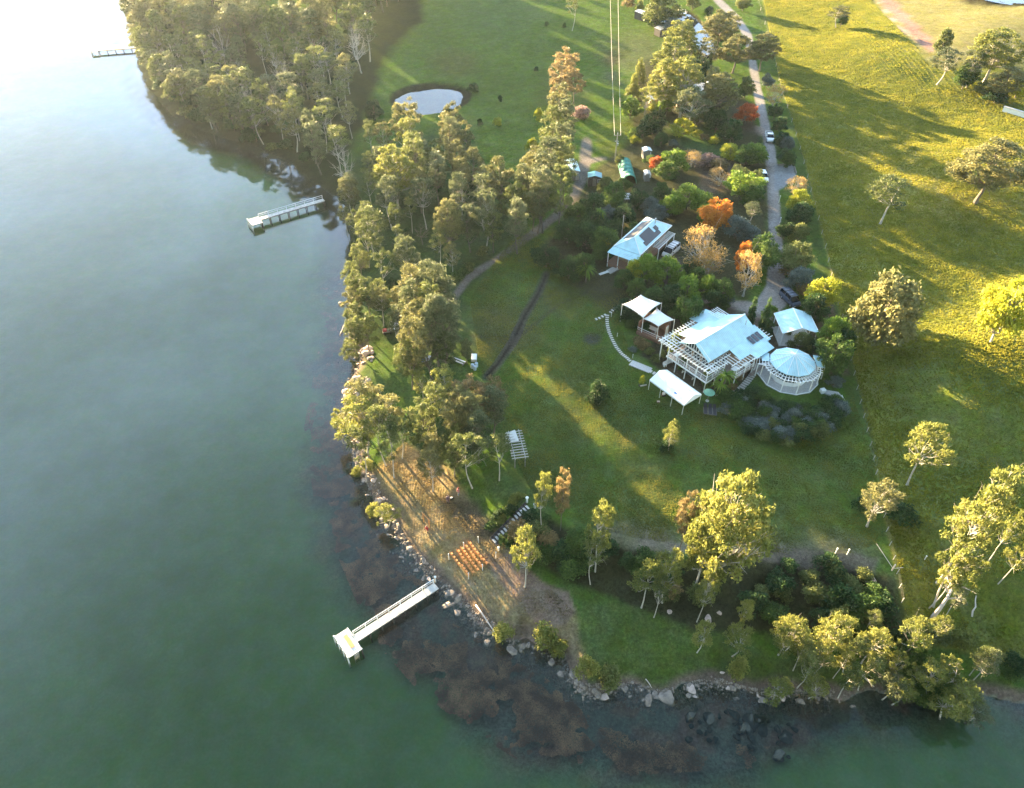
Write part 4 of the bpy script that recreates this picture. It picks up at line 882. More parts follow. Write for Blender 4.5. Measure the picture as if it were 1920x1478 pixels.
MB().slab([(3.9, -1.0, 2.9), (5.3, -1.1, 2.7), (5.6, 1.7, 2.7), (4.0, 1.9, 2.95)], .08).build('awning_roof', M['roofy'], p_)
MB().slab([(-4.9, .6, 2.75), (-3.7, .4, 2.85), (-3.3, 2.4, 2.9), (-4.6, 3.2, 2.8)], .08).build('link_roof', M['roofy'], p_)
mb = MB()
for i in range(5): mb.beam((-5.6 + i * .5, -.4 + i * -.1, 2.75), (-5.1 + i * .5, 1.6, 2.75), .07, .1)
mb.beam((-5.8, 0, 2.65), (-3.4, -.8, 2.65), .09, .14); mb.beam((-5.4, 1.5, 2.65), (-3.3, 1.3, 2.65), .09, .14); mb.build('link_pergola', M['white'], p_)
for x_, y_ in ((-5.7, -.1), (-5.4, 1.5), (5.3, -1), (5.5, 1.6)): post(p_, x_, y_, 0, 2.65, w=.12)

# ---- open carport
cz = 8.0; c_ = thing('carport', 'open carport with pale blue gable roof behind the round pavilion', 'carport', (50.7, 105.5, cz))
rf = MB(); rf.slab([(-3.1, -2.9, 2.95), (0, -2.9, 4.1), (0, 2.9, 4.1), (-3.1, 2.9, 2.95)], .1); rf.slab([(0, -2.9, 4.098), (3.3, -2.9, 2.95), (3.3, 2.9, 2.95), (0, 2.9, 4.098)], .1)
ro2 = rf.build('roof', M['roofy'], c_); MB().beam((0, -2.95, 4.15), (0, 2.95, 4.15), .24, .05).build('ridge_cap', M['white'], ro2)
gt = MB()
for x_ in (-3.14, 3.34): gt.beam((x_, -2.95, 2.92), (x_, 2.95, 2.92), .09, .12)
for s_ in (-2.93, 2.93): gt.beam((-3.1, s_, 2.9), (0, s_, 4.05), .05, .14); gt.beam((3.3, s_, 2.9), (0, s_, 4.05), .05, .14)
gt.build('gutter', M['white'], ro2)
for x_ in (-2.8, 3.0):
    for y_ in (-2.6, 0, 2.6): post(c_, x_, y_, -.4, 2.95 + .1)
bm_ = MB(); bm_.beam((-2.8, -2.6, 2.9), (-2.8, 2.6, 2.9), .1, .16); bm_.beam((3.0, -2.6, 2.9), (3.0, 2.6, 2.9), .1, .16); bm_.build('beam', M['white'], c_)
MB().box(-3.0, 3.2, -2.8, 2.8, -.5, .04).build('floor_slab', M['stone'], c_)

# ---- cottage with hip roof and black solar mats
CA = (20.6, 130.0); cang = math.atan2(11.7, 8.3); CW, CL = 6.0, 14.0
k_ = thing('cottage', 'small cottage with pale mint hip roof carrying black solar panels', 'cottage', (CA[0], CA[1], 8.0), cang - math.pi / 2)
# local: y runs along the ridge away from the camera, x across to the right
ez, rz_ = 3.7, 5.4; rd = 2.8
rf = MB(); rf.add([(0, 0, ez), (CW, 0, ez), (CW, CL, ez), (0, CL, ez), (CW / 2, rd, rz_), (CW / 2, CL - rd, rz_)], [(0, 1, 4), (1, 2, 5, 4), (2, 3, 5), (3, 0, 4, 5), (3, 2, 1, 0)])
ro3 = rf.build('roof', M['roof'], k_)
rc_ = MB()
for a_, b_ in (((0, 0, ez), (3, rd, rz_)), ((CW, 0, ez), (3, rd, rz_)), ((CW, CL, ez), (3, CL - rd, rz_)), ((0, CL, ez), (3, CL - rd, rz_)), ((3, rd, rz_), (3, CL - rd, rz_))): rc_.beam(Vector(a_) + Vector((0, 0, .04)), Vector(b_) + Vector((0, 0, .04)), .14, .05)
for a_, b_ in (((0, 0), (0, CL)), ((0, CL), (CW, CL)), ((CW, 0), (CW, CL))): rc_.beam((*a_, ez), (*b_, ez), .12, .14)
rc_.build('ridge_cap', M['white'], ro3)
sp_ = (rz_ - ez) / (CW / 2)
def mat_on(side, u0, u1, v0, v1, name='solar_panel'):
    """u along the ridge, v = distance down from ridge (0..3)"""
    sgn = 1 if side == 'R' else -1
    P_ = [(3 + sgn * v, u, rz_ - v * sp_ + .09) for u, v in ((u0, v0), (u1, v0), (u1, v1), (u0, v1))]
    if sgn < 0: P_ = P_[::-1]
    MB().slab(P_, .05).build(name, M['solarblack'], k_)
mat_on('R', 4.0, 8.2, .35, 1.75); mat_on('R', 3.3, 9.8, 1.755, 2.6); mat_on('R', 9.0, 10.2, .9, 1.75)
mat_on('L', 3.0, 11.0, .4, 2.55)
MB().box(.8, 5.2, .8, 13.2, .5, 3.68).build('wall', M['brownwall'], k_)
MB().slab([(-.5, -1.7, 2.95), (CW + .3, -1.7, 2.95), (CW + .1, .02, 3.64), (-.1, .02, 3.64)], .08).build('verandah_roof', M['roofy'], k_)
MB().box(-.4, 6.2, -1.6, 13.4, .35, .5).build('floor', M['brick'], k_)
MB().box(-.2, 6.0, -1.4, 13.2, -1.2, .347).build('base', M['brick'], k_)
for x_ in (-.3, 2.0, 4.3, 6.1): post(k_, x_, -1.5, -.6, 2.93)
for y_ in (2.4, 5.4, 8.4, 11.4): post(k_, -.05, y_, .5, 3.6, w=.1)
window(k_, (1.2, .75), (3.0, .75), 1.3, 2.9, 3); window(k_, (3.4, .75), (4.6, .75), .6, 2.9, 2); window(k_, (5.25, 3), (5.25, 5), 1.3, 2.8, 3); window(k_, (5.25, 8), (5.25, 10), 1.3, 2.8, 3)
lat = MB()
for i in range(15): lat.beam((5.9, 5.6 + i * .5, 3.0), (7.6, 5.6 + i * .5, 2.9), .06, .1)
for x_ in (6.2, 7.4): lat.beam((x_, 5.3, 2.86), (x_, 12.9, 2.86), .08, .1)
lat.build('pergola', M['white'], k_)
for y_ in (5.6, 9.2, 12.6): post(k_, 7.4, y_, -.2, 2.85)
MB().tube([(3.6, 10.6, 4.9), (3.6, 10.6, 6.1)], .1, 8).tube([(3.6, 10.6, 6.08), (3.6, 10.6, 6.2)], .17, 8).build('chimney_pipe', M['chrome'], k_)

# ---- shade sails over the little brick pavilion
def sail(name, corners, label, z0):
    t = thing(name, label, 'shade sail', (corners[0][0], corners[0][1], z0)); o0 = Vector((corners[0][0], corners[0][1], z0))
    n_ = 12; c4 = [Vector(c) - o0 for c in corners]; cen = sum(c4, Vector()) / 4; V_ = []; F_ = []
    for i in range(n_ + 1):
        for j in range(n_ + 1):
            u, v_ = i / n_, j / n_; p = c4[0] * (1 - u) * (1 - v_) + c4[1] * u * (1 - v_) + c4[2] * u * v_ + c4[3] * (1 - u) * v_
            b_ = max(4 * u * (1 - u), 4 * v_ * (1 - v_)); ed = (4 * u * (1 - u)) * (abs(2 * v_ - 1) ** 2) + (4 * v_ * (1 - v_)) * (abs(2 * u - 1) ** 2)
            p = p.lerp(Vector((cen.x, cen.y, p.z)), .13 * ed); V_.append(tuple(p))
    for i in range(n_):
        for j in range(n_): a_ = i * (n_ + 1) + j; F_.append((a_, a_ + 1, a_ + n_ + 2, a_ + n_ + 1))
    s_ = MB().add(V_, F_).build('sail_cloth', M['sail'], t, smooth=True); so_ = s_.modifiers.new('thick', 'SOLIDIFY'); so_.thickness = .02
    for c in c4: MB().tube([(c.x * 1.02, c.y * 1.02, -.5), (c.x, c.y, c.z + .15)], [.07, .05], 8).build('mast', M['white'], t)
sail('shade_sail', [(20.4, 111.6, 10.6), (23.9, 113.2, 11.6), (27.3, 110.2, 11.9), (23.7, 107.2, 10.8)], 'larger cream shade sail, upper left of the pair beside the stepping stones', 7.2)
sail('shade_sail', [(23.75, 107.35, 10.5), (26.5, 109.9, 11.0), (29.1, 106.1, 11.2), (26.2, 105.3, 10.3)], 'smaller cream shade sail, lower right of the pair beside the white house', 7.3)
g_ = thing('garden_room', 'small open brown timber room under the cream shade sails', 'shed', (26.0, 107.3, 7.3), R(-38))
MB().box(-2.6, 2.4, -1.8, 1.8, -.4, .25).build('floor', M['brick'], g_)
w_ = MB(); w_.box(-2.5, 2.3, 1.6, 1.75, .25, 2.6); w_.box(-2.5, -2.35, -1.6, 1.6, .25, 2.4); w_.box(2.15, 2.3, -.2, 1.6, .25, 2.6); w_.build('wall', M['brick'], g_)
MB().box(2.3, 2.42, -.1, .8, .3, 2.4).build('door', M['white'], g_)
w_ = MB(); 
for a_, b_ in (((-2.5, -1.7), (2.3, -1.7)), ((-2.5, -1.7), (-2.5, 1.7))): w_.beam((*a_, 1.2), (*b_, 1.2), .07, .05); w_.beam((*a_, .8), (*b_, .8), .03, .03)
w_.build('railing', M['white'], g_)
MB().box(-1.2, .6, -.5, .5, .9, .97).box(-1.1, -1.0, -.4, .4, .25, .9).box(.4, .5, -.4, .4, .25, .9).build('bench_top', M['stone'], g_)

# ---- marquee on the lawn
mc = [Vector((23.2, 92.5)), Vector((26.5, 95.3)), Vector((31.1, 89.2)), Vector((27.8, 86.6))]; mc0 = sum(mc, Vector((0, 0))) / 4; mz = hz(*mc0)
ax = ((mc[2] + mc[3]) / 2 - (mc[0] + mc[1]) / 2); ma = math.atan2(ax.y, ax.x); ml = ax.length / 2 + .1; mw = 2.1
t = thing('marquee', 'long white party marquee standing on the lawn beside the deck', 'marquee', (mc0.x, mc0.y, mz), ma)
cv = MB(); nl = 8
for s_ in (-1, 1):
    for i in range(nl):
        x0, x1 = -ml + 2 * ml * i / nl, -ml + 2 * ml * (i + 1) / nl
        sag = lambda x: .05 * abs(math.sin((x + ml) / (2 * ml) * math.pi * 4))
        P_ = [(x0, 0, 3.1), (x1, 0, 3.1), (x1, s_ * mw, 2.15 - 0), (x0, s_ * mw, 2.15)]; mid = [(x0, s_ * mw * .5, 2.66 - sag(x0)), (x1, s_ * mw * .5, 2.66 - sag(x1))]
        cv.add([P_[0], P_[1], mid[1], mid[0]], [(0, 1, 2, 3)]); cv.add([mid[0], mid[1], P_[2], P_[3]], [(0, 1, 2, 3)])
    cv.add([(-ml, s_ * mw, 2.15), (ml, s_ * mw, 2.15), (ml, s_ * (mw + .02), 1.9), (-ml, s_ * (mw + .02), 1.9)], [(0, 1, 2, 3)])
for x_ in (-ml, ml): cv.add([(x_, -mw, 2.15), (x_, mw, 2.15), (x_, 0, 3.1)], [(0, 1, 2)]); cv.add([(x_, -mw, 2.15), (x_, mw, 2.15), (x_, mw, 1.9), (x_, -mw, 1.9)], [(0, 1, 2, 3)])
cv.build('canopy', M['canvas'], t)
for i in range(4):
    for s_ in (-1, 1): x_ = -ml + .05 + (2 * ml - .1) * i / 3; MB().tube([(x_, s_ * (mw - .03), -.3), (x_, s_ * (mw - .03), 2.12)], .045, 8).build('leg', M['white'], t)
MB().tube([(1.3, -1.35, 2.5), (1.3, -1.35, 2.53)], .28, 14).build('blue_patch', M['blue'], t)

# ---- jetties
def jetty(P0, P1, width, label, head, z=1.3, zw=None, rail_side=1, nposts=7, mat=None):
    """P0 shore end, P1 lake end; head = (length along walk axis, side min, side max)"""
    P0 = Vector(P0); P1 = Vector(P1); d = P1 - P0; ang = math.atan2(d.y, d.x); Ln = d.length; mat = mat or M['jetty']
    t = thing('jetty', label, 'jetty', (P0.x, P0.y, 0), ang)
    MB().box(0, Ln, -width / 2, width / 2, z, z + .1).build('walkway', mat, t)
    sub = MB()
    for s_ in (-1, 1): sub.box(0, Ln + .02, s_ * width * .4 - .06, s_ * width * .4 + .06, z - .22, z - .003)
    sub.build('bearer', M['oldwood'], t)
    n_ = nposts
    for i in range(n_ + 1):
        x_ = .1 + (Ln - .2) * i / n_; y_ = rail_side * (width / 2 + .04)
        MB().box(x_ - .05, x_ + .05, y_ - .05, y_ + .05, z - .1, z + .95).build('rail_post', M['white'], t)
        for s_ in (-1, 1): MB().tube([(x_, s_ * width * .42, -1.6), (x_, s_ * width * .42, z - .01)], .1, 8).build('pile', M['darkwood'], t)
    rr = MB(); y_ = rail_side * (width / 2 + .04); rr.beam((0, y_, z + .98), (Ln, y_, z + .98), .09, .06); rr.beam((0, y_, z + .55), (Ln, y_, z + .55), .04, .04)
    rr.build('handrail', M['white'], t)
    hl, h0, h1 = head
    hd = MB(); hd.box(Ln + .004, Ln + hl, h0, h1, z - .02, z + .08); hd.build('platform', mat, t)
    ed = MB(); ed.beam((Ln + .1, h0, z + .13), (Ln + .1, -width / 2, z + .13), .1); ed.beam((Ln + hl - .06, h0, z + .13), (Ln + hl - .06, h1, z + .13), .12); ed.beam((Ln, h1 - .06, z + .13), (Ln + hl, h1 - .06, z + .13), .12)
    ed.build('kerb_rail', M['white'], t)
    m_ = max(2, int((h1 - h0) / 1.1))
    for i in range(m_ + 1):
        y_ = h0 + .1 + (h1 - h0 - .2) * i / m_; MB().tube([(Ln + hl + .05, y_, -1.8), (Ln + hl + .05, y_, z + .45)], [.12, .11], 8).build('pile', M['white'], t)
    MB().tube([(Ln + .1, h1 - .1, -1.6), (Ln + .1, h1 - .1, z)], .1, 8).build('pile', M['darkwood'], t)
    return t, Ln, ang
t, Ln, ang = jetty((-10.6, 57.75), (-20.75, 49.75), 1.15, 'long white nearest jetty with a handrail and wide end platform', (2.1, -2.0, 1.9), 1.25, rail_side=-1, nposts=7)
ld = MB()
for x_ in (Ln + .7, Ln + 1.35): ld.beam((x_, 1.85, -.9), (x_, 2.25, 1.9), .07)
for i in range(6): ld.beam((Ln + .7, 1.9 + i * .055, -.5 + i * .4), (Ln + 1.35, 1.9 + i * .055, -.5 + i * .4), .05)
ld.build('ladder', M['chrome'], t)
MB().box(Ln + .6, Ln + 1.1, -1.2, .9, 1.34, 1.40).build('bench', M['gold_timber'], t)
jetty((-46.9, 168.2), (-60.6, 158.9), 1.3, 'slim white jetty with one handrail in the shaded middle bay', (2.6, -1.2, 2.2), 1.3, rail_side=-1, nposts=7, mat=M['jetty'])
jetty((-134.5, 281.0), (-148.0, 277.8), 1.1, 'distant dark jetty silhouetted on the bright water', (2.4, -1.0, 1.0), 1.0, rail_side=-1, nposts=5, mat=M['oldwood'])

# ---- vehicles
def vehicle(name, label, cat, px, py, heading, paint, kind='suv', group=None):
    p = at(px, py); t = thing(name, label, cat, p, heading)          # local +x = front
    Lh, Wd = (2.6, .93) if kind in ('ute', 'van') else (2.3, .9)
    def rings(prof, inset=0.0):
        """prof: list of (x, zlow, zhigh, halfwidth)"""
        return [[(x, -w_, zl), (x, -w_, zl * .5 + zh * .5), (x, -w_ * .93, zh), (x, w_ * .93, zh), (x, w_, zl * .5 + zh * .5), (x, w_, zl)] for x, zl, zh, w_ in prof]
    if kind == 'ute': body = [(-2.6, .5, .98, .85), (-2.5, .4, 1.02, .92), (0, .35, 1.02, .93), (1.1, .35, 1.05, .93), (2.1, .38, .95, .9), (2.5, .42, .78, .8)]
    elif kind == 'van': body = [(-2.45, .4, 1.2, .88), (-2.3, .35, 1.25, .94), (1.4, .35, 1.22, .94), (2.2, .4, 1.0, .9), (2.45, .45, .8, .8)]
    else: body = [(-2.3, .45, .95, .82), (-2.2, .35, 1.0, .9), (.9, .33, 1.0, .91), (1.8, .36, .9, .88), (2.3, .42, .7, .76)]
    MB().loft(rings(body)).build('body', paint, t, .03, True)
    if kind == 'ute': cab = [(-.75, 1.0, 1.02, .86), (-.65, 1.0, 1.62, .76), (.45, 1.0, 1.66, .76), (1.2, 1.0, 1.06, .84)]
    elif kind == 'van': cab = [(-2.4, 1.2, 1.25, .9), (-2.25, 1.2, 1.9, .82), (.9, 1.2, 1.92, .82), (1.75, 1.1, 1.2, .88)]
    else: cab = [(-2.2, .98, 1.0, .84), (-1.9, .98, 1.5, .72), (.1, .98, 1.54, .72), (1.05, .96, 1.0, .82)]
    MB().loft(rings(cab)).build('window', M['carglass'], t, .02, True)
    zr = cab[1][2]; x0, x1 = cab[1][0], cab[2][0]; wr = cab[1][3] * .95
    MB().slab([(x0 - .02, -wr, zr + .03), (x1 + .05, -wr, cab[2][2] + .03), (x1 + .05, wr, cab[2][2] + .03), (x0 - .02, wr, zr + .03)], .05).build('roof', paint, t, .02)
    pl = MB()
    for s_ in (-1, 1):
        for x_ in (x0 + .08, (x0 + x1) / 2, x1): pl.beam((x_, s_ * wr * 1.06, zr), (x_ + (.25 if x_ == x1 else 0), s_ * wr * 1.16, cab[0][1] + .02), .09, .04)
    pl.build('door_pillar', paint, t)
    if kind == 'ute':
        MB().box(-2.5, -.85, -.8, .8, 1.03, 1.06).build('tray', M['black'], t)
        s2 = MB(); s2.box(-2.55, -.85, -.9, -.82, 1.0, 1.25); s2.box(-2.55, -.85, .82, .9, 1.0, 1.25); s2.box(-2.6, -2.52, -.82, .82, .95, 1.25); s2.build('tray_side', paint, t)
    if kind == 'van':
        rk = MB()
        for x_ in (-1.9, -1.0, -.1, .7): rk.beam((x_, -.85, 2.02), (x_, .85, 2.02), .06)
        rk.beam((-2.0, -.72, 2.0), (.8, -.72, 2.0), .05); rk.beam((-2.0, .72, 2.0), (.8, .72, 2.0), .05); rk.build('roof_rack', M['black'], t)
    for x_ in (-1.45, 1.5):
        for s_ in (-1, 1):
            wh = MB().tube([(x_, s_ * .72, .34), (x_, s_ * .93, .34)], .34, 14).build('wheel', M['black'], t)
            MB().tube([(x_, s_ * .92, .34), (x_, s_ * .945, .34)], .19, 12).build('rim', M['chrome'], wh)
    fx = body[-1][0]
    for s_ in (-1, 1):
        MB().box(fx - .12, fx + .015, s_ * .62 - .16, s_ * .62 + .16, .6, .74).build('headlight', M['lamp'], t)
        MB().box(body[0][0] - .02, body[0][0] + .1, s_ * .74 - .08, s_ * .74 + .08, .7, .9).build('tail_light', M['red'], t)
        MB().box(.75, .92, s_ * 1.0 - .1, s_ * 1.0 + .1, 1.02, 1.16).build('mirror', M['black'], t)
    return t
vehicle('pickup_truck', 'white pickup truck with an open black tray driving on the gravel drive', 'pickup truck', 1442, 262, R(-97), M['carwhite'], 'ute')
vehicle('parked_car', 'white car parked half under a tree beside the gravel bay', 'car', 1430, 336, R(-92), M['carwhite'], 'suv')
vehicle('parked_car', 'dark blue-grey wagon parked behind the open carport', 'car', 1480, 566, R(-72), M['cardark'], 'van')
vehicle('parked_van', 'white van with a roof rack parked beside the cottage', 'van', 1257, 476, R(232), M['carwhite'], 'van')

# ---- boats
def dinghy(px, py, ang, label, L_=4.2, W_=1.7, mat=None, trailer=True, motor=True):
    p = at(px, py); t = thing('dinghy', label, 'boat', (p.x, p.y, p.z + .35), ang); st = []
    for i in range(9):
        u = i / 8; x_ = -L_ / 2 + L_ * u; w_ = W_ / 2 * (1 - max(0, u - .45) ** 2 * 3.1); w_ = max(w_, .03); sh_ = .55 + .2 * u * u; kl = .0 + .22 * max(0, u - .6)
        st.append([(x_, -w_, sh_), (x_, -w_ * .75, .18 + kl), (x_, 0, kl), (x_, w_ * .75, .18 + kl), (x_, w_, sh_), (x_, w_ * .9, sh_), (x_, w_ * .65, .26 + kl), (x_, 0, .12 + kl), (x_, -w_ * .65, .26 + kl), (x_, -w_ * .9, sh_)])
    MB().loft(st).build('hull', mat or M['white'], t)
    for x_ in (-1.1, .2): MB().box(x_ - .14, x_ + .14, -W_ * .38, W_ * .38, .42, .47).build('seat', M['chrome'], t)
    if motor: MB().box(-L_ / 2 - .45, -L_ / 2 - .1, -.18, .18, .5, 1.0).box(-L_ / 2 - .32, -L_ / 2 - .2, -.07, .07, -.2, .5).build('outboard_motor', M['carwhite'], t, .05)
    if trailer:
        MB().beam((-1.8, -.6, -.05), (2.6, 0, -.05), .07).beam((-1.8, .6, -.05), (2.6, 0, -.05), .07).beam((-.8, -.9, -.05), (-.8, .9, -.05), .07).build('trailer', M['chrome'], t)
        for s_ in (-1, 1): MB().tube([(-.8, s_ * .85, -.08), (-.8, s_ * 1.0, -.08)], .26, 12).build('wheel', M['black'], t)
dinghy(747, 618, R(-95), 'white open dinghy on a trailer under the tall shore trees')
def cart(px, py):
    p = at(px, py); t = thing('garden_cart', 'red and brown loaded garden cart beside the white dinghy', 'cart', p, R(12))
    MB().box(-1, 1, -.55, .55, .45, .55).build('bed', M['oldwood'], t)
    MB().box(-.9, -.1, -.4, .4, .555, .85).build('red_load', M['red'], t, .05); MB().box(.1, .8, -.35, .35, .555, .75).build('pale_load', M['stone'], t, .05)
    for x_ in (-.7, .7):
        for s_ in (-1, 1): MB().tube([(x_, s_ * .56, .28), (x_, s_ * .66, .28)], .26, 12).build('wheel', M['black'], t)
cart(727, 624)
def stack(name, label, cat, px, py, items, ang=0):
    p = at(px, py); t = thing(name, label, cat, p, ang)
    for nm_, mt, (x0, x1, y0, y1, z0, z1) in items: MB().box(x0, x1, y0, y1, z0, z1).build(nm_, M[mt], t, min(.06, abs(z1 - z0) * .3))
    return t
stack('covered_boat', 'grey rowing boat half covered by a blue tarpaulin under the leafless tree', 'boat', 790, 678, [('hull', 'chrome', (-1.9, 1.9, -.65, .65, .05, .5)), ('tarpaulin', 'blue', (-.9, .7, -.72, .72, .48, .62)), ('seat', 'oldwood', (1.0, 1.3, -.5, .5, .5, .56))], R(20))
stack('timber_rack', 'low rack of grey boards and pipes lying under the trees', 'rack', 858, 678, [('board', 'stone', (-1.4, 1.4, -.5, -.2, .3, .38)), ('board', 'chrome', (-1.3, 1.5, .1, .35, .3, .4)), ('frame', 'oldwood', (-1.5, -1.35, -.6, .6, 0, .3)), ('frame', 'oldwood', (1.35, 1.5, -.6, .6, 0, .3))], R(-30))
def drums(px, py):
    for i, (dx, dy) in enumerate(((0, 0), (.7, .25), (.45, -.5))):
        p = at(px, py); q_ = Vector((p.x + dx, p.y + dy, 0)); q_.z = hz(q_.x, q_.y)
        t = thing('drum', ['left', 'back', 'front'][i] + ' pale blue plastic drum of the three beside the dark track', 'drum', q_, 0, 'pale blue drums')
        MB().tube([(0, 0, 0), (0, 0, .1), (0, 0, .45), (0, 0, .85), (0, 0, .9)], [.27, .3, .29, .3, .24], 14).build('shell', M['drum'], t); MB().tube([(.1, 0, .9), (.1, 0, .95)], .05, 8).build('cap', M['black'], t)
M['drum'] = solid('pale_blue_plastic', (.42, .52, .62), .4, .1)
drums(886, 690)
stack('white_tank', 'pale grey upturned tub left on the grass beside the drums', 'tub', 889, 673, [('tub', 'chrome', (-.5, .5, -.9, .9, 0, .5)), ('lid', 'white', (-.4, .4, -.8, .8, .5, .56))])

# ---- timber pergola on the lawn edge
p = at(975, 876); t = thing('pergola', 'grey open timber pergola with bare rafters on the lawn edge', 'pergola', p, R(100))
for x_ in (0, 2.6, 5.2):
    for y_ in (-.8, .8): MB().box(x_ - .07, x_ + .07, y_ - .07, y_ + .07, -.3, 2.2).build('post', M['oldwood'], t)
b_ = MB(); b_.beam((-.4, -.8, 2.25), (5.8, -.8, 2.25), .08, .16); b_.beam((-.4, .8, 2.25), (5.8, .8, 2.25), .08, .16); b_.build('beam', M['chrome'], t)
for i in range(11): MB().beam((-.2 + i * .56, -1.3, 2.4), (-.2 + i * .56, 1.3, 2.4), .08, .12).build('rafter', M['stone'], t)
MB().slab([(3.2, -.4, 2.55), (5.6, -.2, 2.6), (5.4, 1.5, 2.2), (3.6, 1.6, 1.9)], .04).build('draped_cloth', M['sail'], t)

# ---- stepping stones, pads and steps
def flag(name, px, py, sx_, sy_, ang, label, cat, group=None, mat=None, dz=.05):
    p = at(px, py); o_ = MB().box(-sx_ / 2, sx_ / 2, -sy_ / 2, sy_ / 2, -.15, 0).build(name, mat or M['stone'], None, .02)
    o_.location = (p.x, p.y, p.z + dz + .04); o_.rotation_euler = (0, 0, ang); tag(o_, label, cat, group); return o_
def stones(line, n, sx_, sy_, label, group, name='stepping_stone', cat='stepping stone', mat=None):
    P_ = path_pts(line, n)
    for (q_, dv) in P_:
        a = at(q_.x, q_.y); b = at(q_.x + dv.x * .1, q_.y + dv.y * .1); ang = math.atan2(b.y - a.y, b.x - a.x)
        flag(name, q_.x, q_.y, sx_, sy_, ang, label, cat, group, mat, .06)
stones([(1139,592),(1138,600),(1139,611),(1142,623),(1148,637),(1156,652),(1166,664),(1175,671),(1181,677)], 26, .27, .62, 'pale square stone in the long curved line across the lawn', 'curved line of stepping stones')
stones([(1200,552),(1188,560),(1177,566),(1163,573),(1152,579),(1145,586)], 14, .30, .6, 'pale stone in the upper line running up under the shade sail', 'upper line of stepping stones')
stones([(1118,599),(1124,597),(1129,594),(1135,591)], 4, .38, .6, 'pale stone in the short spur at the left end of the line', 'short spur of stepping stones')
stones([(1220,697),(1226,700)], 2, .4, .7, 'pale stone between the paved pad and the marquee', 'stones by the marquee')
pd = at(1201, 688); pdo = flag('paved_pad', 1201, 688, 3.9, 1.5, R(-34), 'wide sandy paved pad at the end of the stepping stones', 'paving', None, M['patio'], .07)
stones([(1384,733),(1390,728),(1396,722),(1401,716),(1406,710),(1410,704),(1415,698),(1420,691)], 13, .36, 1.1, 'pale garden step rising beside the deck to the round pavilion', 'garden steps by the deck', 'garden_step', 'step')
stones([(1344,741),(1354,740),(1364,739),(1376,735)], 7, .5, .5, 'worn grey stone in the path under the deck palms', 'stones under the deck palms')
stz = []
def stair(name, label, top, bot, ztop, zbot, n, width, mat, side, pad=None):
    a = Vector((*un(*bot, zbot), zbot)); b = Vector((*un(*top, ztop), ztop)); d = b - a; ang = math.atan2(d.y, d.x); L_ = math.hypot(d.x, d.y)
    t = thing(name, label, 'steps', (a.x, a.y, 0), ang)
    for i in range(n):
        x0, x1 = L_ * i / n, L_ * (i + .8) / n; z1 = zbot + (ztop - zbot) * (i + .6) / n + .12; z1 = max(z1, max(hz(a.x + math.cos(ang) * xx - math.sin(ang) * yy, a.y + math.sin(ang) * xx + math.cos(ang) * yy) for xx in (x0, x1) for yy in (-width / 2, 0, width / 2)) + .12)
        s_ = MB().box(x0, x1, -width / 2, width / 2, z1 - .5, z1).build('step', mat, t)
        if pad: MB().box(x0 + .04, x1 - .04, -width * .24, width * .24, z1 + .003, z1 + .04).build('paver', pad, s_)
    sd_ = MB()
    for s_ in (-1, 1): sd_.beam((0, s_ * (width / 2 + .08), zbot + .1), (L_, s_ * (width / 2 + .08), ztop + .15), .08, .3)
    sd_.build('side_board', side, t); return t, L_
stair('lake_steps', 'dark timber steps with thirteen pale pavers climbing from the point', (992, 950), (925, 1018), 5.9, 2.2, 13, 1.5, M['darkwood'], M['darkwood'], M['stone'])
t, L_ = stair('white_steps', 'white curved-top steps below the round pavilion in the grass', (1571, 744), (1583, 766), 7.6, 6.9, 8, 1.1, M['stone'], M['white'])
MB().slab([(L_ + .02, -.6, 7.75), (L_ + .8, -.6, 7.8), (L_ + 1.9, 1.3, 7.85), (L_ + 1.2, 1.8, 7.85), (L_ + .02, .6, 7.75)], .5).build('landing', M['patio'], t)
MB().box(L_ + 1.3, L_ + 2.0, 1.5, 2.3, 7.3, 8.3).build('pier', M['white'], t)
stair('cottage_steps', 'short flight of pale steps from the lawn to the cottage verandah', (1167, 497), (1140, 513), 7.9, 7.2, 9, 1.3, M['stone'], M['oldwood'])
flag('white_slab', 1132, 514, .6, 2.2, R(-60), 'white rendered slab at the foot of the cottage steps', 'slab', None, M['white'], .3)

# ---- small furniture
def lounger():
    t = thing('sun_lounger', '', 'sun lounger', (0, 0, 0))
    MB().box(-.32, .32, -.95, .35, .28, .33).build('seat', M['solarblack'], t)
    MB().slab([(-.32, .353, .34), (.32, .353, .34), (.32, .93, .6), (-.32, .93, .6)], .05).build('backrest', M['solarblack'], t)
    MB().beam((-.35, -.95, .3), (-.35, .4, .3), .05).beam((.35, -.95, .3), (.35, .4, .3), .05).beam((-.35, -.95, .3), (.35, -.95, .3), .05).build('frame', M['oldwood'], t)
    for x_ in (-.3, .3):
        for y_ in (-.85, .3): MB().box(x_ - .03, x_ + .03, y_ - .03, y_ + .03, 0, .28).build('leg', M['oldwood'], t)
    return t
def dup(t, loc, rz, label, group=None):
    r = t.copy(); C.objects.link(r); r.location = loc; r.rotation_euler = (0, 0, rz); r['label'] = label
    if group: r['group'] = group
    for c in [c for c in C.objects if c.parent is t]:
        c2 = c.copy(); C.objects.link(c2); c2.parent = r
    return r
lg = lounger()
for i, (px_, py_, lb) in enumerate([(1322, 770, 'left of three dark sun loungers on the lawn below the deck'), (1331, 771, 'middle of three dark sun loungers on the lawn below the deck'), (1339, 772, 'right of three dark sun loungers on the lawn below the deck')]):
    p = at(px_, py_)
    if i == 0: lg.location = p; lg.rotation_euler = (0, 0, R(-8)); lg['label'] = lb; lg['group'] = 'sun loungers on the lawn'; lg.scale = (.85, 1.2, 1.1)
    else: dup(lg, p, R(-8), lb, 'sun loungers on the lawn')
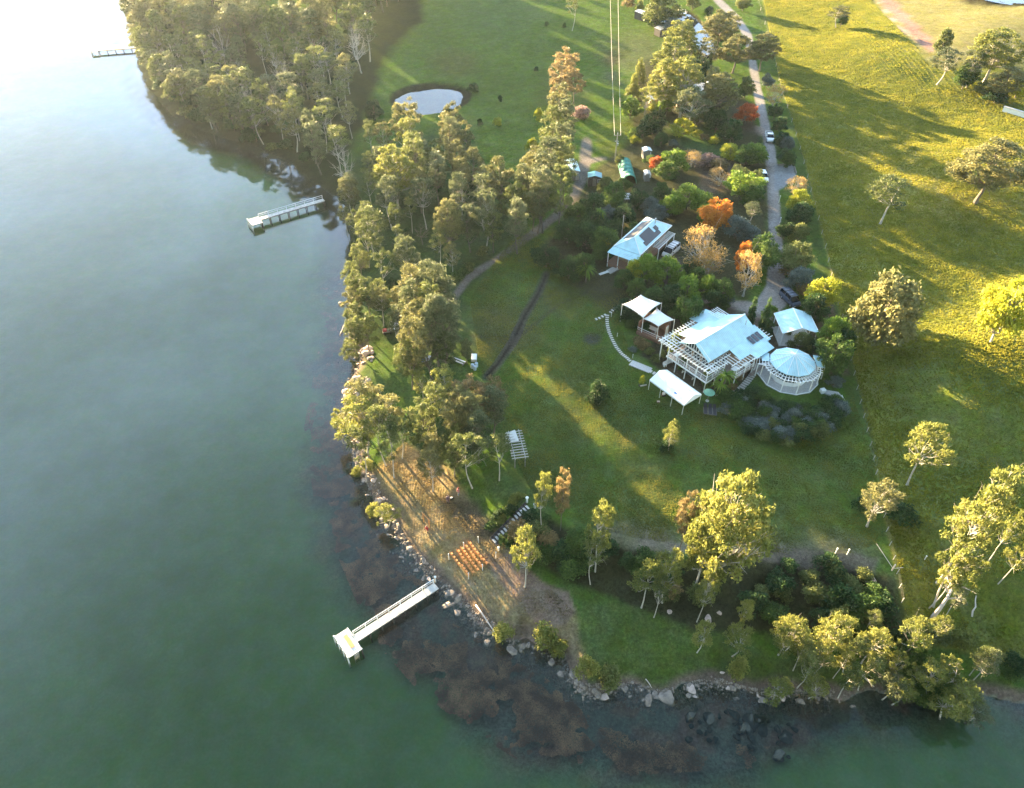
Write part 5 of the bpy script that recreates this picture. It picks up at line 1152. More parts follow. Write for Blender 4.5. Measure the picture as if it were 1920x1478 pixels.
p = at(1326, 752); t = thing('garden_umbrella', 'round green garden umbrella beside the end of the marquee', 'umbrella', p)
rg8 = ring(.95, 1.95, 14); MB().add(rg8 + [(0, 0, 2.35)] + ring(.95, 1.93, 14), [(k, (k + 1) % 14, 14) for k in range(14)] + [tuple(range(28, 14, -1))] + [(k, 15 + k, 15 + (k + 1) % 14, (k + 1) % 14) for k in range(14)]).build('canopy', M['umb'], t)
MB().tube([(0, 0, 0), (0, 0, 2.4)], .03, 8).build('pole', M['oldwood'], t); MB().tube([(0, 0, 0), (0, 0, .08)], .3, 14).build('base', M['stone'], t)
stack('bench', 'white low garden bench at the left corner of the deck', 'bench', 1252, 684, [('seat', 'white', (-1.1, 1.1, -.25, .25, .42, .5)), ('backrest', 'white', (-1.1, 1.1, .2, .27, .5, .95)), ('leg', 'white', (-1.0, -.9, -.2, .2, 0, .42)), ('leg', 'white', (.9, 1.0, -.2, .2, 0, .42))], R(35))
stack('picnic_table', 'long white table with trestle legs under the front deck', 'table', 1290, 705, [('tabletop', 'chrome', (-1.5, 1.5, -.4, .4, .72, .78)), ('leg', 'white', (-1.2, -1.1, -.35, .35, 0, .72)), ('leg', 'white', (1.1, 1.2, -.35, .35, 0, .72))], R(-52))
stack('planter', 'small white planter box with stones around the yellow shrub', 'planter', 1205, 722, [('box', 'stone', (-.6, .6, -.35, -.2, 0, .25)), ('box_end', 'darkwood', (-.75, -.6, -.35, .3, 0, .22))], R(15))
stack('fire_box', 'small pale metal fire box on the lawn below the marquee', 'fire box', 1244, 742, [('box', 'carwhite', (-.22, .22, -.2, .2, .3, .65)), ('stand', 'black', (-.35, .35, -.3, .3, 0, .297))], R(10))
stack('bird_bath', 'little reddish stone bird bath standing on open lawn', 'bird bath', 1234, 756, [('bowl', 'palerock', (-.25, .25, -.2, .2, .3, .42)), ('foot', 'brick', (-.1, .1, -.1, .1, 0, .297))])
def outdoor_set(x_, y_, label):
    c_, s_ = math.cos(HANG), math.sin(HANG); t = thing('deck_table', label, 'table', (HA[0] + x_ * c_ - y_ * s_, HA[1] + x_ * s_ + y_ * c_, 9.21), HANG)
    MB().box(-.7, .7, -.45, .45, .7, .75).build('tabletop', M['white'], t)
    for a_ in (-.6, .6):
        for b_ in (-.35, .35): MB().box(a_ - .03, a_ + .03, b_ - .03, b_ + .03, 0, .7).build('leg', M['white'], t)
outdoor_set(4.4, -5.8, 'white table on the right deck under the pergola'); outdoor_set(-.4, 2.8, 'white table at the left end of the front deck'); outdoor_set(6.8, -6.2, 'white table on the deck nearest the round pavilion')

# white marker posts and light poles
def marker(px, py, h_, label, group=None, r=.05, name='marker_post', cat='post', cap=False):
    p = at(px, py); t = thing(name, label, cat, p, 0, group)
    MB().tube([(0, 0, -.2), (0, 0, h_)], [r, r * .85], 8).build('post', M['white'], t)
    MB().tube([(0, 0, h_), (0, 0, h_ + .12), (0, 0, h_ + .16)], [r * 1.5, r * 1.5, r * .4], 8).build('cap' if not cap else 'lamp', M['white'], t)
for px_, py_, lb in [(842, 1050, 'slim white pole left of the wooden seat rows'), (870, 1029, 'slim white pole at the upper corner of the seat rows'), (897, 1018, 'slim white pole between the seats and the stone steps'), (930, 1047, 'slim white pole at the foot of the stone steps'), (905, 1070, 'slim white pole right of the wooden seat rows'), (879, 1086, 'slim white pole below the wooden seat rows')]:
    marker(px_, py_, 1.4, lb, 'slim white poles around the seats')
marker(988, 942, 1.0, 'stout white bollard at the top left of the stone steps', None, .16); marker(1003, 952, .7, 'stout white bollard at the top right of the stone steps', None, .16)
marker(817, 1092, 1.3, 'white post at the shore end of the nearest jetty', None, .12); marker(935, 1032, .6, 'short white bollard beside the foot of the stone steps', None, .12)
for px_, py_, lb in [(1146, 594, 'small white path light at the fork of the stepping stones'), (1157, 632, 'small white path light beside the middle of the stones'), (1186, 672, 'small white path light at the paved pad')]: marker(px_, py_, .8, lb, 'path lights', .04, 'path_light', 'light', True)
for px_, py_ in [(1566, 1038), (1588, 1040)]: marker(px_, py_, 1.1, ('left' if px_ < 1570 else 'right') + ' white stake at the edge of the scrubby hollow', 'white stakes', .07)
marker(1733, 1050, .8, 'lone white stake out in the dark lower paddock', None, .06)
p = at(1165, 446); t = thing('flag_pole', 'tall bare white pole at the left corner of the cottage', 'pole', p); MB().tube([(0, 0, 0), (0, 0, 5.4)], [.07, .04], 8).build('shaft', M['white'], t); MB().tube([(0, 0, 5.4), (0, 0, 5.5)], .06, 8).build('finial', M['white'], t)
for px_, py_, hh_, lb in [(1460, 380, 2.6, 'white double gate post beside the drive below the gravel bay'), (1462, 418, 2.0, 'white post on the right edge of the drive above the cottage')]: marker(px_, py_, hh_ * .6, lb, None, .09)
# cottage verandah furniture
# ---- wooden seats in rows facing the lake
def seat_mesh():
    m = MB(); m.box(-.23, .23, -.22, .22, .42, .46)
    for x_ in (-.2, .2):
        m.box(x_ - .02, x_ + .02, -.2, -.16, 0, .417); m.box(x_ - .02, x_ + .02, .17, .21, 0, .95)
    for z_ in (.6, .74, .88): m.box(-.2, .2, .213, .235, z_, z_ + .08)
    return m.mesh('wooden_seat')
sm = seat_mesh(); sm.materials.append(M['gold_timber']); gseat = random.Random(3)
A1 = [((848, 1043), (859, 1058)), ((861, 1038), (870, 1053)), ((868, 1033), (877, 1046)), ((876, 1029), (886, 1042)), ((883, 1023), (893, 1037))]
A2 = [((868, 1065), (877, 1078)), ((876, 1060), (886, 1074)), ((883, 1055), (894, 1069)), ((890, 1049), (902, 1062)), ((897, 1042), (911, 1056))]
for bl, (blk, bn) in enumerate(((A1, 'upper left'), (A2, 'lower right'))):
    for ri, (a_, b_) in enumerate(blk):
        pa, pb = at(*a_), at(*b_); pa.z = hz(pa.x, pa.y); d = pb - pa; ang = math.atan2(d.y, d.x)
        for k in range(4):
            q_ = pa.lerp(pb, k / 3 * 1.24 - .12); o_ = bpy.data.objects.new('wooden_seat', sm); C.objects.link(o_); o_.location = (q_.x, q_.y, hz(q_.x, q_.y) + .02); o_.rotation_euler = (0, 0, ang + R(180) + gseat.uniform(-.06, .06))
            o_.scale = (.80, .9, .9)
            rn = ['front', 'second', 'third', 'fourth', 'back'][ri]; sn = ['top', 'second', 'third', 'bottom'][k]
            tag(o_, f'{sn} orange timber seat in the {rn} row of the {bn} block', 'seat', f'{bn} block of ceremony seats')

# ---- power pole with two wires
p = at(1153, 302); t = thing('power_pole', 'grey timber power pole with crossarm and two long wires', 'power pole', p)
MB().tube([(0, 0, -.5), (0, 0, 7.3)], [.17, .12], 10).build('pole', M['chrome'], t)
MB().beam((-.85, 0, 6.7), (.85, 0, 6.7), .12, .14).build('crossarm', M['oldwood'], t)
MB().beam((-.5, 0, 5.2), (.5, 0, 5.2), .08, .1).tube([(.25, 0, 4.0), (.25, 0, 4.7)], .2, 10).build('transformer', M['chrome'], t)
for s_ in (-.78, .78):
    MB().tube([(s_, 0, 6.78), (s_, 0, 7.0)], .06, 8).build('insulator', M['white'], t)
    far = Vector((*un(1150 + s_ * 9, -160, 30), 30)) - p; P_ = []
    for i in range(31):
        u = i / 30; q_ = Vector((s_, 0, 7.0)).lerp(far + Vector((s_, 0, 0)) * .3, u); q_.z -= 9 * u * (1 - u) ; P_.append(q_)
    MB().tube(P_, .028, 4).build('wire', M['stone'], t)

# ---- fence along the paddock
FL = [(1409,-60),(1420,0),(1432,40),(1447,90),(1457,135),(1464,172),(1480,215),(1494,262),(1505,300),(1511,324),(1521,365),(1529,392),(1535,418),(1542,446),(1549,472),(1555,508),(1562,535),(1572,575),(1583,620),(1594,675),(1605,726),(1614,766),(1624,806),(1634,850),(1648,925),(1665,1016),(1680,1070),(1690,1130)]
fp = path_pts(FL, 46); o0 = at(*FL[0]); t = thing('fence', 'wire fence of slim white posts between drive, lawn and paddock', 'fence', (0, 0, 0)); prev = None; wr = MB()
for q_, _ in fp:
    p = at(q_.x, q_.y); MB().tube([(p.x, p.y, p.z - .3), (p.x, p.y, p.z + 1.1)], .045, 6).build('post', M['stone'], t)
    if prev is not None:
        for z_ in (.5, .8, 1.08): wr.tube([prev + Vector((0, 0, z_)), p + Vector((0, 0, z_))], .005, 3, False)
    prev = p
wr.build('wire', M['oldwood'], t)
p = at(1672, 1070); t = thing('fence_strainer', 'bleached fallen fence rails where the lawn fence ends', 'fence', p)
MB().tube([(0, 0, 0), (0, 0, 1.4)], .1, 8).build('post', M['deadwood'], t); MB().tube([(-.9, 3.9, .7), (0, 0, .5)], .035, 6).tube([(0, 0, .5), (1.6, .3, .25)], .035, 6).build('rail', M['deadwood'], t)
# timber edging beside the gravel bay
for (a_, b_, lb) in [((1458, 310), (1487, 308), 'low timber edging along the top of the gravel bay'), ((1488, 309), (1493, 326), 'low timber edging along the right of the gravel bay')]:
    pa, pb = at(*a_), at(*b_); o_ = MB().beam((0, 0, .12), (pb.x - pa.x, pb.y - pa.y, pb.z - pa.z + .12), .2, .3).build('timber_edging', M['oldwood'], None); o_.location = pa; tag(o_, lb, 'edging')

# ---- sheds, tunnel and the half hidden far house
def shed(name, label, px, py, ang, w_, l_, hgt, roofm, wallm, pitch=.5, cat='shed', door=True):
    p = at(px, py); t = thing(name, label, cat, p, ang)
    MB().box(-w_ / 2 + .15, w_ / 2 - .15, -l_ / 2 + .15, l_ / 2 - .15, -.5, hgt).build('wall', M[wallm], t)
    MB().add([(-w_ / 2 + .15, s_ * (l_ / 2 - .16), hgt) for s_ in (-1, 1)] + [(w_ / 2 - .15, s_ * (l_ / 2 - .16), hgt) for s_ in (-1, 1)] + [(0, s_ * (l_ / 2 - .16), hgt + pitch - .02) for s_ in (-1, 1)], [(0, 2, 4), (1, 5, 3), (0, 1, 3, 2)]).build('gable', M[wallm], t)
    r = MB(); r.slab([(-w_ / 2, -l_ / 2, hgt), (0, -l_ / 2, hgt + pitch), (0, l_ / 2, hgt + pitch), (-w_ / 2, l_ / 2, hgt)], -.06); r.slab([(0, -l_ / 2, hgt + pitch - .002), (w_ / 2, -l_ / 2, hgt), (w_ / 2, l_ / 2, hgt), (0, l_ / 2, hgt + pitch - .002)], -.06); r.build('roof', M[roofm], t)
    if door:
        MB().box(-.45, .45, -l_ / 2 + .08, -l_ / 2 + .147, 0, 2.0).build('door', M['oldwood'], t)
        window(t, (.7, -l_ / 2 + .1), (min(w_ / 2 - .3, 1.7), -l_ / 2 + .1), 1.0, 1.8, 2)
    return t
shed('shed', 'small dark shed with a teal roof beside the dirt track', 1114, 345, R(-4), 3.4, 2.6, 2.2, 'teal', 'darkwood')
shed('shed', 'grey-roofed shed tucked under the tall row beside the track', 1072, 328, R(5), 3.0, 6.5, 2.4, 'roofy', 'chrome', .4)
shed('shed', 'pale little shed at the right end of the vegetable garden', 1211, 296, R(8), 2.2, 2.2, 2.2, 'carwhite', 'oldwood', .3)
shed('shed', 'small pale-roofed shed among the garden beds right of the net tunnel', 1212, 336, R(0), 1.6, 2.6, 1.6, 'stone', 'oldwood', .2)
p = at(1180, 345); t = thing('shade_tunnel', 'long green netted shade tunnel in the vegetable garden', 'greenhouse', p, R(91))
arc = [[(x_, 1.65 * math.cos(a_ * math.pi / 12), 2.1 * math.sin(a_ * math.pi / 12) + .1) for a_ in range(13)] for x_ in np.linspace(0, 9.5, 12)]
ob = MB().loft(arc, False, False).build('net', M['greennet'], t); sd_ = ob.modifiers.new('thick', 'SOLIDIFY'); sd_.thickness = .03
for i in range(6):
    x_ = i * 1.9; P_ = [(x_, 1.7 * math.cos(a_ * math.pi / 12), 2.15 * math.sin(a_ * math.pi / 12) + .12) for a_ in range(13)]; MB().tube(P_, .06, 6).build('hoop', M['umb'], t)
p = at(1176, 373); t = thing('slatted_table', 'white slatted frame lying at the end of the net tunnel', 'frame', p, R(2))
for i in range(8): MB().box(-1.1, 1.1, -1.3 + i * .38, -1.14 + i * .38, .6, .66).build('slat', M['white'], t)
MB().box(-.7, -.6, -1.3, 1.5, .5, .597).box(.6, .7, -1.3, 1.5, .5, .597).build('frame', M['oldwood'], t)
for x_ in (-.65, .65):
    for y_ in (-1.2, 1.4): MB().box(x_ - .04, x_ + .04, y_ - .04, y_ + .04, 0, .5).build('leg', M['oldwood'], t)
fhs = shed('farm_house', 'low grey-roofed house half hidden by big gums up the drive', 1300, 190, R(14), 14, 8, 2.8, 'steelroof', 'brownwall', 1.3, 'house')
for i in range(4): window(fhs, (-5.5 + i * 3.0, -3.9), (-4.2 + i * 3.0, -3.9), 1.0, 2.2, 2)
MB().box(3.5, 5.2, -1.2, .8, 4.1, 5.0).build('skylight_box', M['white'], fhs)
shed('hut', 'small white-roofed hut between the gums left of the hidden house', 1222, 200, R(10), 3.2, 3.6, 2.4, 'white', 'brownwall', .3, 'hut')
shed('shed', 'small open-sided shed by the upper left of the far pond', 1203, 36, R(35), 3.2, 5, 2.3, 'steelroof', 'darkwood', .3)
shed('shed', 'small dark shed at the lower left of the far pond', 1238, 66, R(30), 3.4, 3.4, 2.2, 'steelroof', 'darkwood', .3)
p = at(1271, 27); t = thing('footbridge', 'small blue-grey slatted footbridge at the far pond', 'bridge', p, R(6))
MB().box(-3, 3, -.9, .9, .3, .42).build('deck', M['chrome'], t)
r = MB()
for s_ in (-.85, .85):
    r.beam((-3, s_, 1.2), (3, s_, 1.2), .08)
    for i in range(5): r.beam((-3 + 1.5 * i, s_, .4), (-3 + 1.5 * i, s_, 1.2), .08)
r.build('railing', M['white'], t)
p = at(1912, 218); t = thing('water_trough_wall', 'long white rendered wall at the right edge of the paddock', 'wall', p, R(-50))
MB().box(-4.5, 4.5, -.3, .3, -.5, 1.2).build('wall', M['white'], t); MB().box(-4.6, 4.6, -.38, .38, 1.2, 1.32).build('coping', M['stone'], t)

# ---- people
def person(px, py, heading, top, legs, hairm, label, lean=0.0, arm=0.3):
    p = at(px, py); t = thing('person', label, 'person', p, heading)
    vs = []; es = []; rs = []
    def v(x, y, z, r, par=None):
        vs.append((x, y, z)); rs.append(r)
        if par is not None: es.append((par, len(vs) - 1))
        return len(vs) - 1
    pel = v(0, 0, .95, .14); ab = v(.01 + lean * .1, 0, 1.12, .13, pel); ch = v(.02 + lean * .2, 0, 1.35, .155, ab); nk = v(.02 + lean * .25, 0, 1.5, .06, ch); hd0 = v(.04 + lean * .28, 0, 1.58, .075, nk); hd = v(.045 + lean * .3, 0, 1.67, .098, hd0); v(.03 + lean * .3, 0, 1.74, .07, hd); v(.15 + lean * .3, 0, 1.645, .02, hd)
    for s_ in (-1, 1):
        sh = v(.02 + lean * .2, s_ * .17, 1.41, .065, ch); el = v(.0 + arm * .15 * (1 if s_ > 0 else -.3) + lean * .1, s_ * .24, 1.14, .045, sh); wr_ = v(.08 + arm * .3, s_ * .24, .92, .032, el); pm = v(.11 + arm * .33, s_ * .24, .85, .038, wr_)
        for f_ in range(4):
            k = v(.10 + arm * .34 + f_ * .014, s_ * .24 + (f_ - 1.5) * .012, .80 - .006 * (1.5 - abs(f_ - 1.5)), .010, pm); v(.12 + arm * .34 + f_ * .014, s_ * .235 + (f_ - 1.5) * .012, .765, .008, k)
        th = v(.15 + arm * .33, s_ * .22, .84, .011, pm); v(.17 + arm * .33, s_ * .215, .81, .009, th)
        hp = v(0, s_ * .09, .88, .105, pel); kn = v(.03 + .08 * s_, s_ * .1, .5, .065, hp); an = v(-.02 + .14 * s_, s_ * .1, .1, .045, kn); v(.12 + .14 * s_, s_ * .11, .045, .04, an)
    me = bpy.data.meshes.new('body'); me.from_pydata(vs, es, []); o_ = bpy.data.objects.new('body', me); C.objects.link(o_); o_.parent = t
    sk = o_.modifiers.new('skin', 'SKIN'); sk.use_smooth_shade = True
    for i, d_ in enumerate(me.skin_vertices[0].data): d_.radius = (rs[i], rs[i]); d_.use_root = (i == 0)
    ss = o_.modifiers.new('sub', 'SUBSURF'); ss.levels = 1; ss.render_levels = 1; me.materials.append(M['skin'])
    def el_ring(cx, cy, z, rx, ry): return [(cx + rx * math.cos(k * math.pi / 6), cy + ry * math.sin(k * math.pi / 6), z) for k in range(12)]
    cx = lean * .2
    MB().loft([el_ring(cx * .3, 0, .9, .155, .19), el_ring(cx * .6, 0, 1.12, .15, .18), el_ring(cx + .02, 0, 1.36, .175, .225), el_ring(cx + .02, 0, 1.46, .12, .19), el_ring(cx + .02, 0, 1.51, .075, .08)]).build('shirt', top, t, 0, True)
    sl_ = MB()
    for s_ in (-1, 1): sl_.tube([(.02 + cx, s_ * .17, 1.43), (.0 + arm * .15 * (1 if s_ > 0 else -.3) + lean * .1, s_ * .245, 1.13), (.07 + arm * .27, s_ * .245, .95)], [.085, .062, .048], 10)
    sl_.build('sleeve', top, t, 0, True)
    tr2 = MB()
    for s_ in (-1, 1): tr2.tube([(0, s_ * .085, .97), (0, s_ * .09, .86), (.03 + .08 * s_, s_ * .1, .5), (-.02 + .14 * s_, s_ * .1, .1)], [.13, .125, .085, .07], 10)
    tr2.build('trousers', legs, t, 0, True)
    hr = MB(); c0 = Vector((.02 + lean * .3, 0, 1.69)); hr.loft([[(c0.x - .02 + r_ * math.cos(a_ * math.pi / 6), r_ * .95 * math.sin(a_ * math.pi / 6), z_) for a_ in range(12)] for z_, r_ in ((1.62, .085), (1.70, .122), (1.77, .115), (1.81, .06))]); hr.build('hair', hairm, t, 0, True)
    s3 = MB()
    for s_ in (-1, 1): s3.box(-.08 + .14 * s_, .19 + .14 * s_, s_ * .11 - .05, s_ * .11 + .05, 0, .1)
    s3.build('shoe', M['black'], t, .02)
    return t
person(860, 929, R(-140), M['pink'], M['denim'], M['red'], 'person in a dusty red top and blue-grey trousers standing under the gums')
person(802, 999, R(-120), M['red'], M['blackcloth'], M['hair'], 'person in a red top and black trousers near the water', .3, .8)
person(840, 942, R(-60), M['purple'], M['purple'], M['hair'], 'person in dull purple clothes beside the gum trunk', .2, .6)
stack('black_bag', 'open black bag with something white inside beside the gum trunk', 'bag', 847, 936, [('bag', 'black', (-.3, .3, -.2, .2, 0, .35)), ('white_bundle', 'white', (-.18, .14, -.12, .12, .352, .42))], R(20))
p = at(800, 985); t = thing('ceremony_arch', 'small rusty timber arch on the point near the water', 'arch', p, R(40))
for s_ in (-1, 1): MB().box(-.05, .05, s_ * .75 - .05, s_ * .75 + .05, 0, 2.1).build('post', M['gold_timber'], t)
MB().beam((0, -.95, 2.15), (0, .95, 2.15), .1, .12).build('crossbar', M['gold_timber'], t)

# ---- driftwood and floats
def log(name, a_, b_, r_, label, cat='log', z_=.25, mat='deadwood', zz=None):
    pa, pb = at(*a_), at(*b_); za = max(pa.z, 0) + z_ if zz is None else zz; zb = max(pb.z, 0) + z_ if zz is None else zz
    m = Vector((0, 0, 0)); e_ = Vector((pb.x - pa.x, pb.y - pa.y, zb - za)); md = e_ * .5 + Vector((.1, -.15, .08)); o_ = MB().tube([m, e_ * .25 + Vector((0, .08, 0)), md, e_ * .8, e_], [r_, r_ * .9, r_ * .8, r_ * .6, r_ * .35], 8).build(name, M[mat], None, 0, True)
    o_.location = (pa.x, pa.y, za); tag(o_, label, cat)
log('driftwood_log', (638, 632), (645, 611), .16, 'pinkish log floating beside the west shore', zz=.05, mat='palerock')
log('fallen_trunk', (892, 1138), (938, 1205), .11, 'long white fallen trunk lying down the rocks right of the jetty', z_=.5)
log('driftwood_log', (1210, 1275), (1222, 1292), .07, 'short white stick lying on the south rocks')
log('driftwood_log', (1820, 1160), (1828, 1120), .12, 'bleached log standing in the lower paddock edge', z_=.4)
log('fallen_trunk', (1615, 1268), (1638, 1290), .13, 'bleached trunk lying over the south bank')
o_ = MB().loft([ring(r_, z_, 14) for r_, z_ in ((.3, -.25), (.48, -.1), (.5, .15), (.4, .38), (.15, .45))]).build('mooring_float', M['darkwood'], None, 0, True); x_, y_ = un(639, 571, 0); o_.location = (x_, y_, .05); tag(o_, 'dark round float lying in the water off the west shore', 'float')
# dead tree leaning in the paddock
def deadtree(px, py, label, pts, br, s_=1.0, mat='deadwood'):
    p = at(px, py); t = thing('dead_tree', label, 'tree', p)
    MB().tube([Vector(q_) * s_ for q_ in pts], [.3 * s_ * (1 - .75 * i / (len(pts) - 1)) for i in range(len(pts))], 8).build('trunk', M[mat], t, 0, True)
    g = random.Random(int(px))
    for b_ in br:
        m = MB(); P_ = [Vector(q_) * s_ for q_ in b_]; m.tube(P_, [.12 * s_ * (1 - .8 * i / (len(P_) - 1)) for i in range(len(P_))], 6)
        for q_ in P_[1:]:
            for _ in range(2): e_ = q_ + Vector((g.uniform(-.8, .8), g.uniform(-.8, .8), g.uniform(.1, .7))) * s_; m.tube([q_, q_.lerp(e_, .5) + Vector((g.uniform(-.1, .1), g.uniform(-.1, .1), 0)), e_], [.04 * s_, .03 * s_, .012 * s_], 5)
        m.build('branch', M[mat], t, 0, True)
deadtree(1746, 1160, 'bleached leaning dead tree with twisted branches in the lower paddock', [(0, 0, -.3), (.5, .3, 1.8), (1.0, .8, 3.4), (1.6, 1.6, 4.8), (1.8, 2.4, 5.8)], [[(1.0, .8, 3.4), (2.0, .6, 4.0), (2.4, 0, 4.2)], [(1.6, 1.6, 4.8), (2.6, 1.2, 5.4), (3.6, .8, 5.2)], [(1.6, 1.6, 4.8), (1.0, 2.2, 5.8), (.8, 2.6, 6.6)], [(1.3, 1.1, 4.0), (.6, 1.4, 4.6), (.4, 1.2, 5.2)]])
deadtree(1750, 1318, 'bare white-limbed tree standing at the water in the south thicket', [(0, 0, -.6), (-.2, .1, 1.5), (-.5, .4, 3.2), (-.3, .5, 4.6)], [[(-.2, .1, 1.5), (.8, .3, 3), (1.2, .8, 4.4)], [(-.5, .4, 3.2), (-1.5, .9, 4.4), (-1.8, 1.6, 5.4)], [(-.4, .4, 4), (.6, .4, 5), (.9, .9, 5.8)]], 1.0)

# ---- rocks
def rock_mesh(seed, flat=.6):
    g = np.random.default_rng(seed); bm = bmesh.new(); bmesh.ops.create_icosphere(bm, subdivisions=3, radius=1)
    pl_ = rvec(g, 16); dd = g.uniform(.5, .8, 16)
    for v_ in bm.verts:
        p = np.array(v_.co)
        for n_, d_ in zip(pl_, dd):
            k = p @ n_ - d_
            if k > 0: p = p - n_ * k * .97
        p *= 1 + .06 * math.sin(p[0] * 5 + seed) * math.cos(p[1] * 6)
        v_.co = (p[0], p[1] * .8, p[2] * flat)
    me = bpy.data.meshes.new('rock'); bm.to_mesh(me); bm.free()
    for q_ in me.polygons: q_.use_smooth = False
    return me
RM = [rock_mesh(i, f) for i, f in enumerate((.6, .7, .45, .55, .8, .35))]
for m_ in RM: m_.materials.append(M['rock'])
gr = random.Random(9)
def rock(x, y, z, s_, mat, label, group, fl=1.0):
    o_ = bpy.data.objects.new('shore_rock', gr.choice(RM)); C.objects.link(o_); o_.location = (x, y, z); o_.rotation_euler = (gr.uniform(-.3, .3), gr.uniform(-.3, .3), gr.uniform(0, 6.28))
    o_.scale = (s_ * gr.uniform(.8, 1.2), s_ * gr.uniform(.75, 1.1), s_ * fl * gr.uniform(.7, 1.0)); o_.material_slots[0].link = 'OBJECT'; o_.material_slots[0].material = M[mat]; tag(o_, label, 'rock', group)
def rocks_along(line, n, off0, off1, s0, s1, mats, label, group, sub=False):
    P_ = path_pts(line, 200)
    for _ in range(n):
        q_, dv = P_[gr.randrange(200)]; nx_, ny_ = -dv.y, dv.x; l_ = math.hypot(nx_, ny_); f_ = gr.uniform(off0, off1)
        px_, py_ = q_.x + nx_ / l_ * f_, q_.y + ny_ / l_ * f_; p = at(px_, py_); z_ = p.z
        if not sub: x_, y_ = p.x, p.y
        else: x_, y_ = un(px_, py_, 0); z_ = hz(x_, y_)
        s_ = s0 + (s1 - s0) * gr.random() ** 2.2
        rock(x_, y_, max(z_, -.35) + s_ * .05, s_, gr.choice(mats), label, group)
rocks_along([(676,650),(672,690),(656,725),(650,745),(664,790),(668,820)], 46, -26, 8, .5, 1.5, ['palerock'], 'pale pinkish slab in the sunlit rock shelf on the west shore', 'pale shelf rocks')
rocks_along([(668,820),(680,880),(700,930),(722,965)], 46, -20, 14, .25, .9, ['palerock', 'palerock', 'rock'], 'sunlit boulder on the shore between shelf and lone shore gum', 'boulders above the lone shore gum')
rocks_along([(722,965),(745,1010),(790,1060),(822,1090)], 54, -14, 34, .22, .85, ['rock', 'palerock', 'rock'], 'boulder in the rocky shallows above the nearest jetty', 'boulders above the nearest jetty')
rocks_along([(832,1100),(870,1145),(930,1200),(985,1215),(1050,1245),(1090,1295)], 64, -8, 26, .2, .95, ['rock'], 'grey boulder on the shore between jetty and south corner', 'boulders below the nearest jetty')
rocks_along([(1095,1300),(1180,1290),(1240,1308),(1320,1282),(1410,1305),(1500,1300),(1600,1312)], 56, -6, 18, .25, 1.0, ['rock', 'rock', 'palerock'], 'boulder on the shaded south shore', 'boulders on the south shore')
for px_, py_, s_, lb in [(1250, 1312, 1.9, 'broad flat boulder jutting from the south shore'), (962, 1222, 1.2, 'flat grey slab in the little inlet below the jetty'), (1290, 1306, .8, 'rounded tan boulder right of the broad flat one'), (843, 1112, .9, 'greenish boulder under the shore end of the nearest jetty'), (725, 990, .9, 'pale pink boulder left of the point grass')]:
    p = at(px_, py_); rock(p.x, p.y, max(p.z, 0) + .02, s_ * .8, 'rock', lb, None, .5)
rocks_along([(1290,1345),(1350,1360),(1420,1370),(1490,1380)], 44, -30, 42, .4, 1.3, ['wetrock'], 'sunken boulder seen through the south shallows', 'sunken boulders', True)
for px_, py_, s_, lb in [(1232, 1115, .7, 'white boulder left of the ivy gum on the low grass'), (1256, 1148, .6, 'lone white rock on the grass below the ivy gum'), (1328, 1162, .8, 'white boulder at the foot of the small gum'), (1348, 1150, .5, 'pale rock below the thick gum trunk'), (1637, 1090, .9, 'whitish stone heap in the scrubby hollow'), (1534, 1128, .5, 'white rock half hidden in the hollow scrub'), (1676, 1258, .5, 'pale stone in the gap of the south thicket'), (1355, 1262, .4, 'white stone at the edge of the south rocks')]:
    p = at(px_, py_); rock(p.x, p.y, p.z + .1, s_, 'palerock', lb, None, .7)
# rubble and weed nobody could count
def scatter_pts(poly, n, z_fn, cl=0, r_=1.0, seed=1):
    g = np.random.default_rng(seed); xs = [p[0] for p in poly]; ys = [p[1] for p in poly]; X_, Y_ = g.uniform(min(xs), max(xs), n * 3), g.uniform(min(ys), max(ys), n * 3)
    k = inside(X_, Y_, poly); X_, Y_ = X_[k][:n], Y_[k][:n]; return X_, Y_
def weed(name, polys, total, z_, mat, size, seed, thr, label=None):
    g = np.random.default_rng(seed); P_ = []; T_ = []
    for poly, sh_ in polys:
        X_, Y_ = scatter_pts(poly, int(total * sh_), None, seed=seed + len(P_)); wx, wy = np.array([un(a, b, z_) for a, b in zip(X_, Y_)]).T
        A_ = np.array(poly, float); dp_ = polydist(X_, Y_, A_, np.roll(A_, -1, 0)); k = (fbm(wx, wy, 3.2, seed) + .35 * (vnoise(wx, wy, .9, seed + 2) - .5) - .22 * np.clip(1 - dp_ / 40, 0, 1)) > thr; k &= shored(wx, wy) < .3; wx, wy = wx[k], wy[k]
        c = np.stack([wx, wy, z_ + g.uniform(-.12, .05, len(wx))], 1); P_.append(c); T_.append(np.clip(fbm(wx, wy, 1.5, seed + 5) * 1.4 - .2 + g.normal(size=len(wx)) * .12, 0, 1))
    c = np.concatenate(P_); n_ = len(c); a = rvec(g, n_); a[:, 2] *= .07; b_ = rvec(g, n_); b_[:, 2] *= .07; s_ = g.uniform(.5, 1.3, (n_, 1)) * size
    Q_ = np.stack([c - a * s_ - b_ * s_ * .5, c + a * s_ * .2 + b_ * s_, c + a * s_ + b_ * s_ * .3, c - b_ * s_], 1)
    me_ = quads_mesh(name, Q_, np.concatenate(T_)); me_.materials.append(LM[mat]); o_ = bpy.data.objects.new(name, me_); C.objects.link(o_); tag(o_, kind='stuff'); return o_
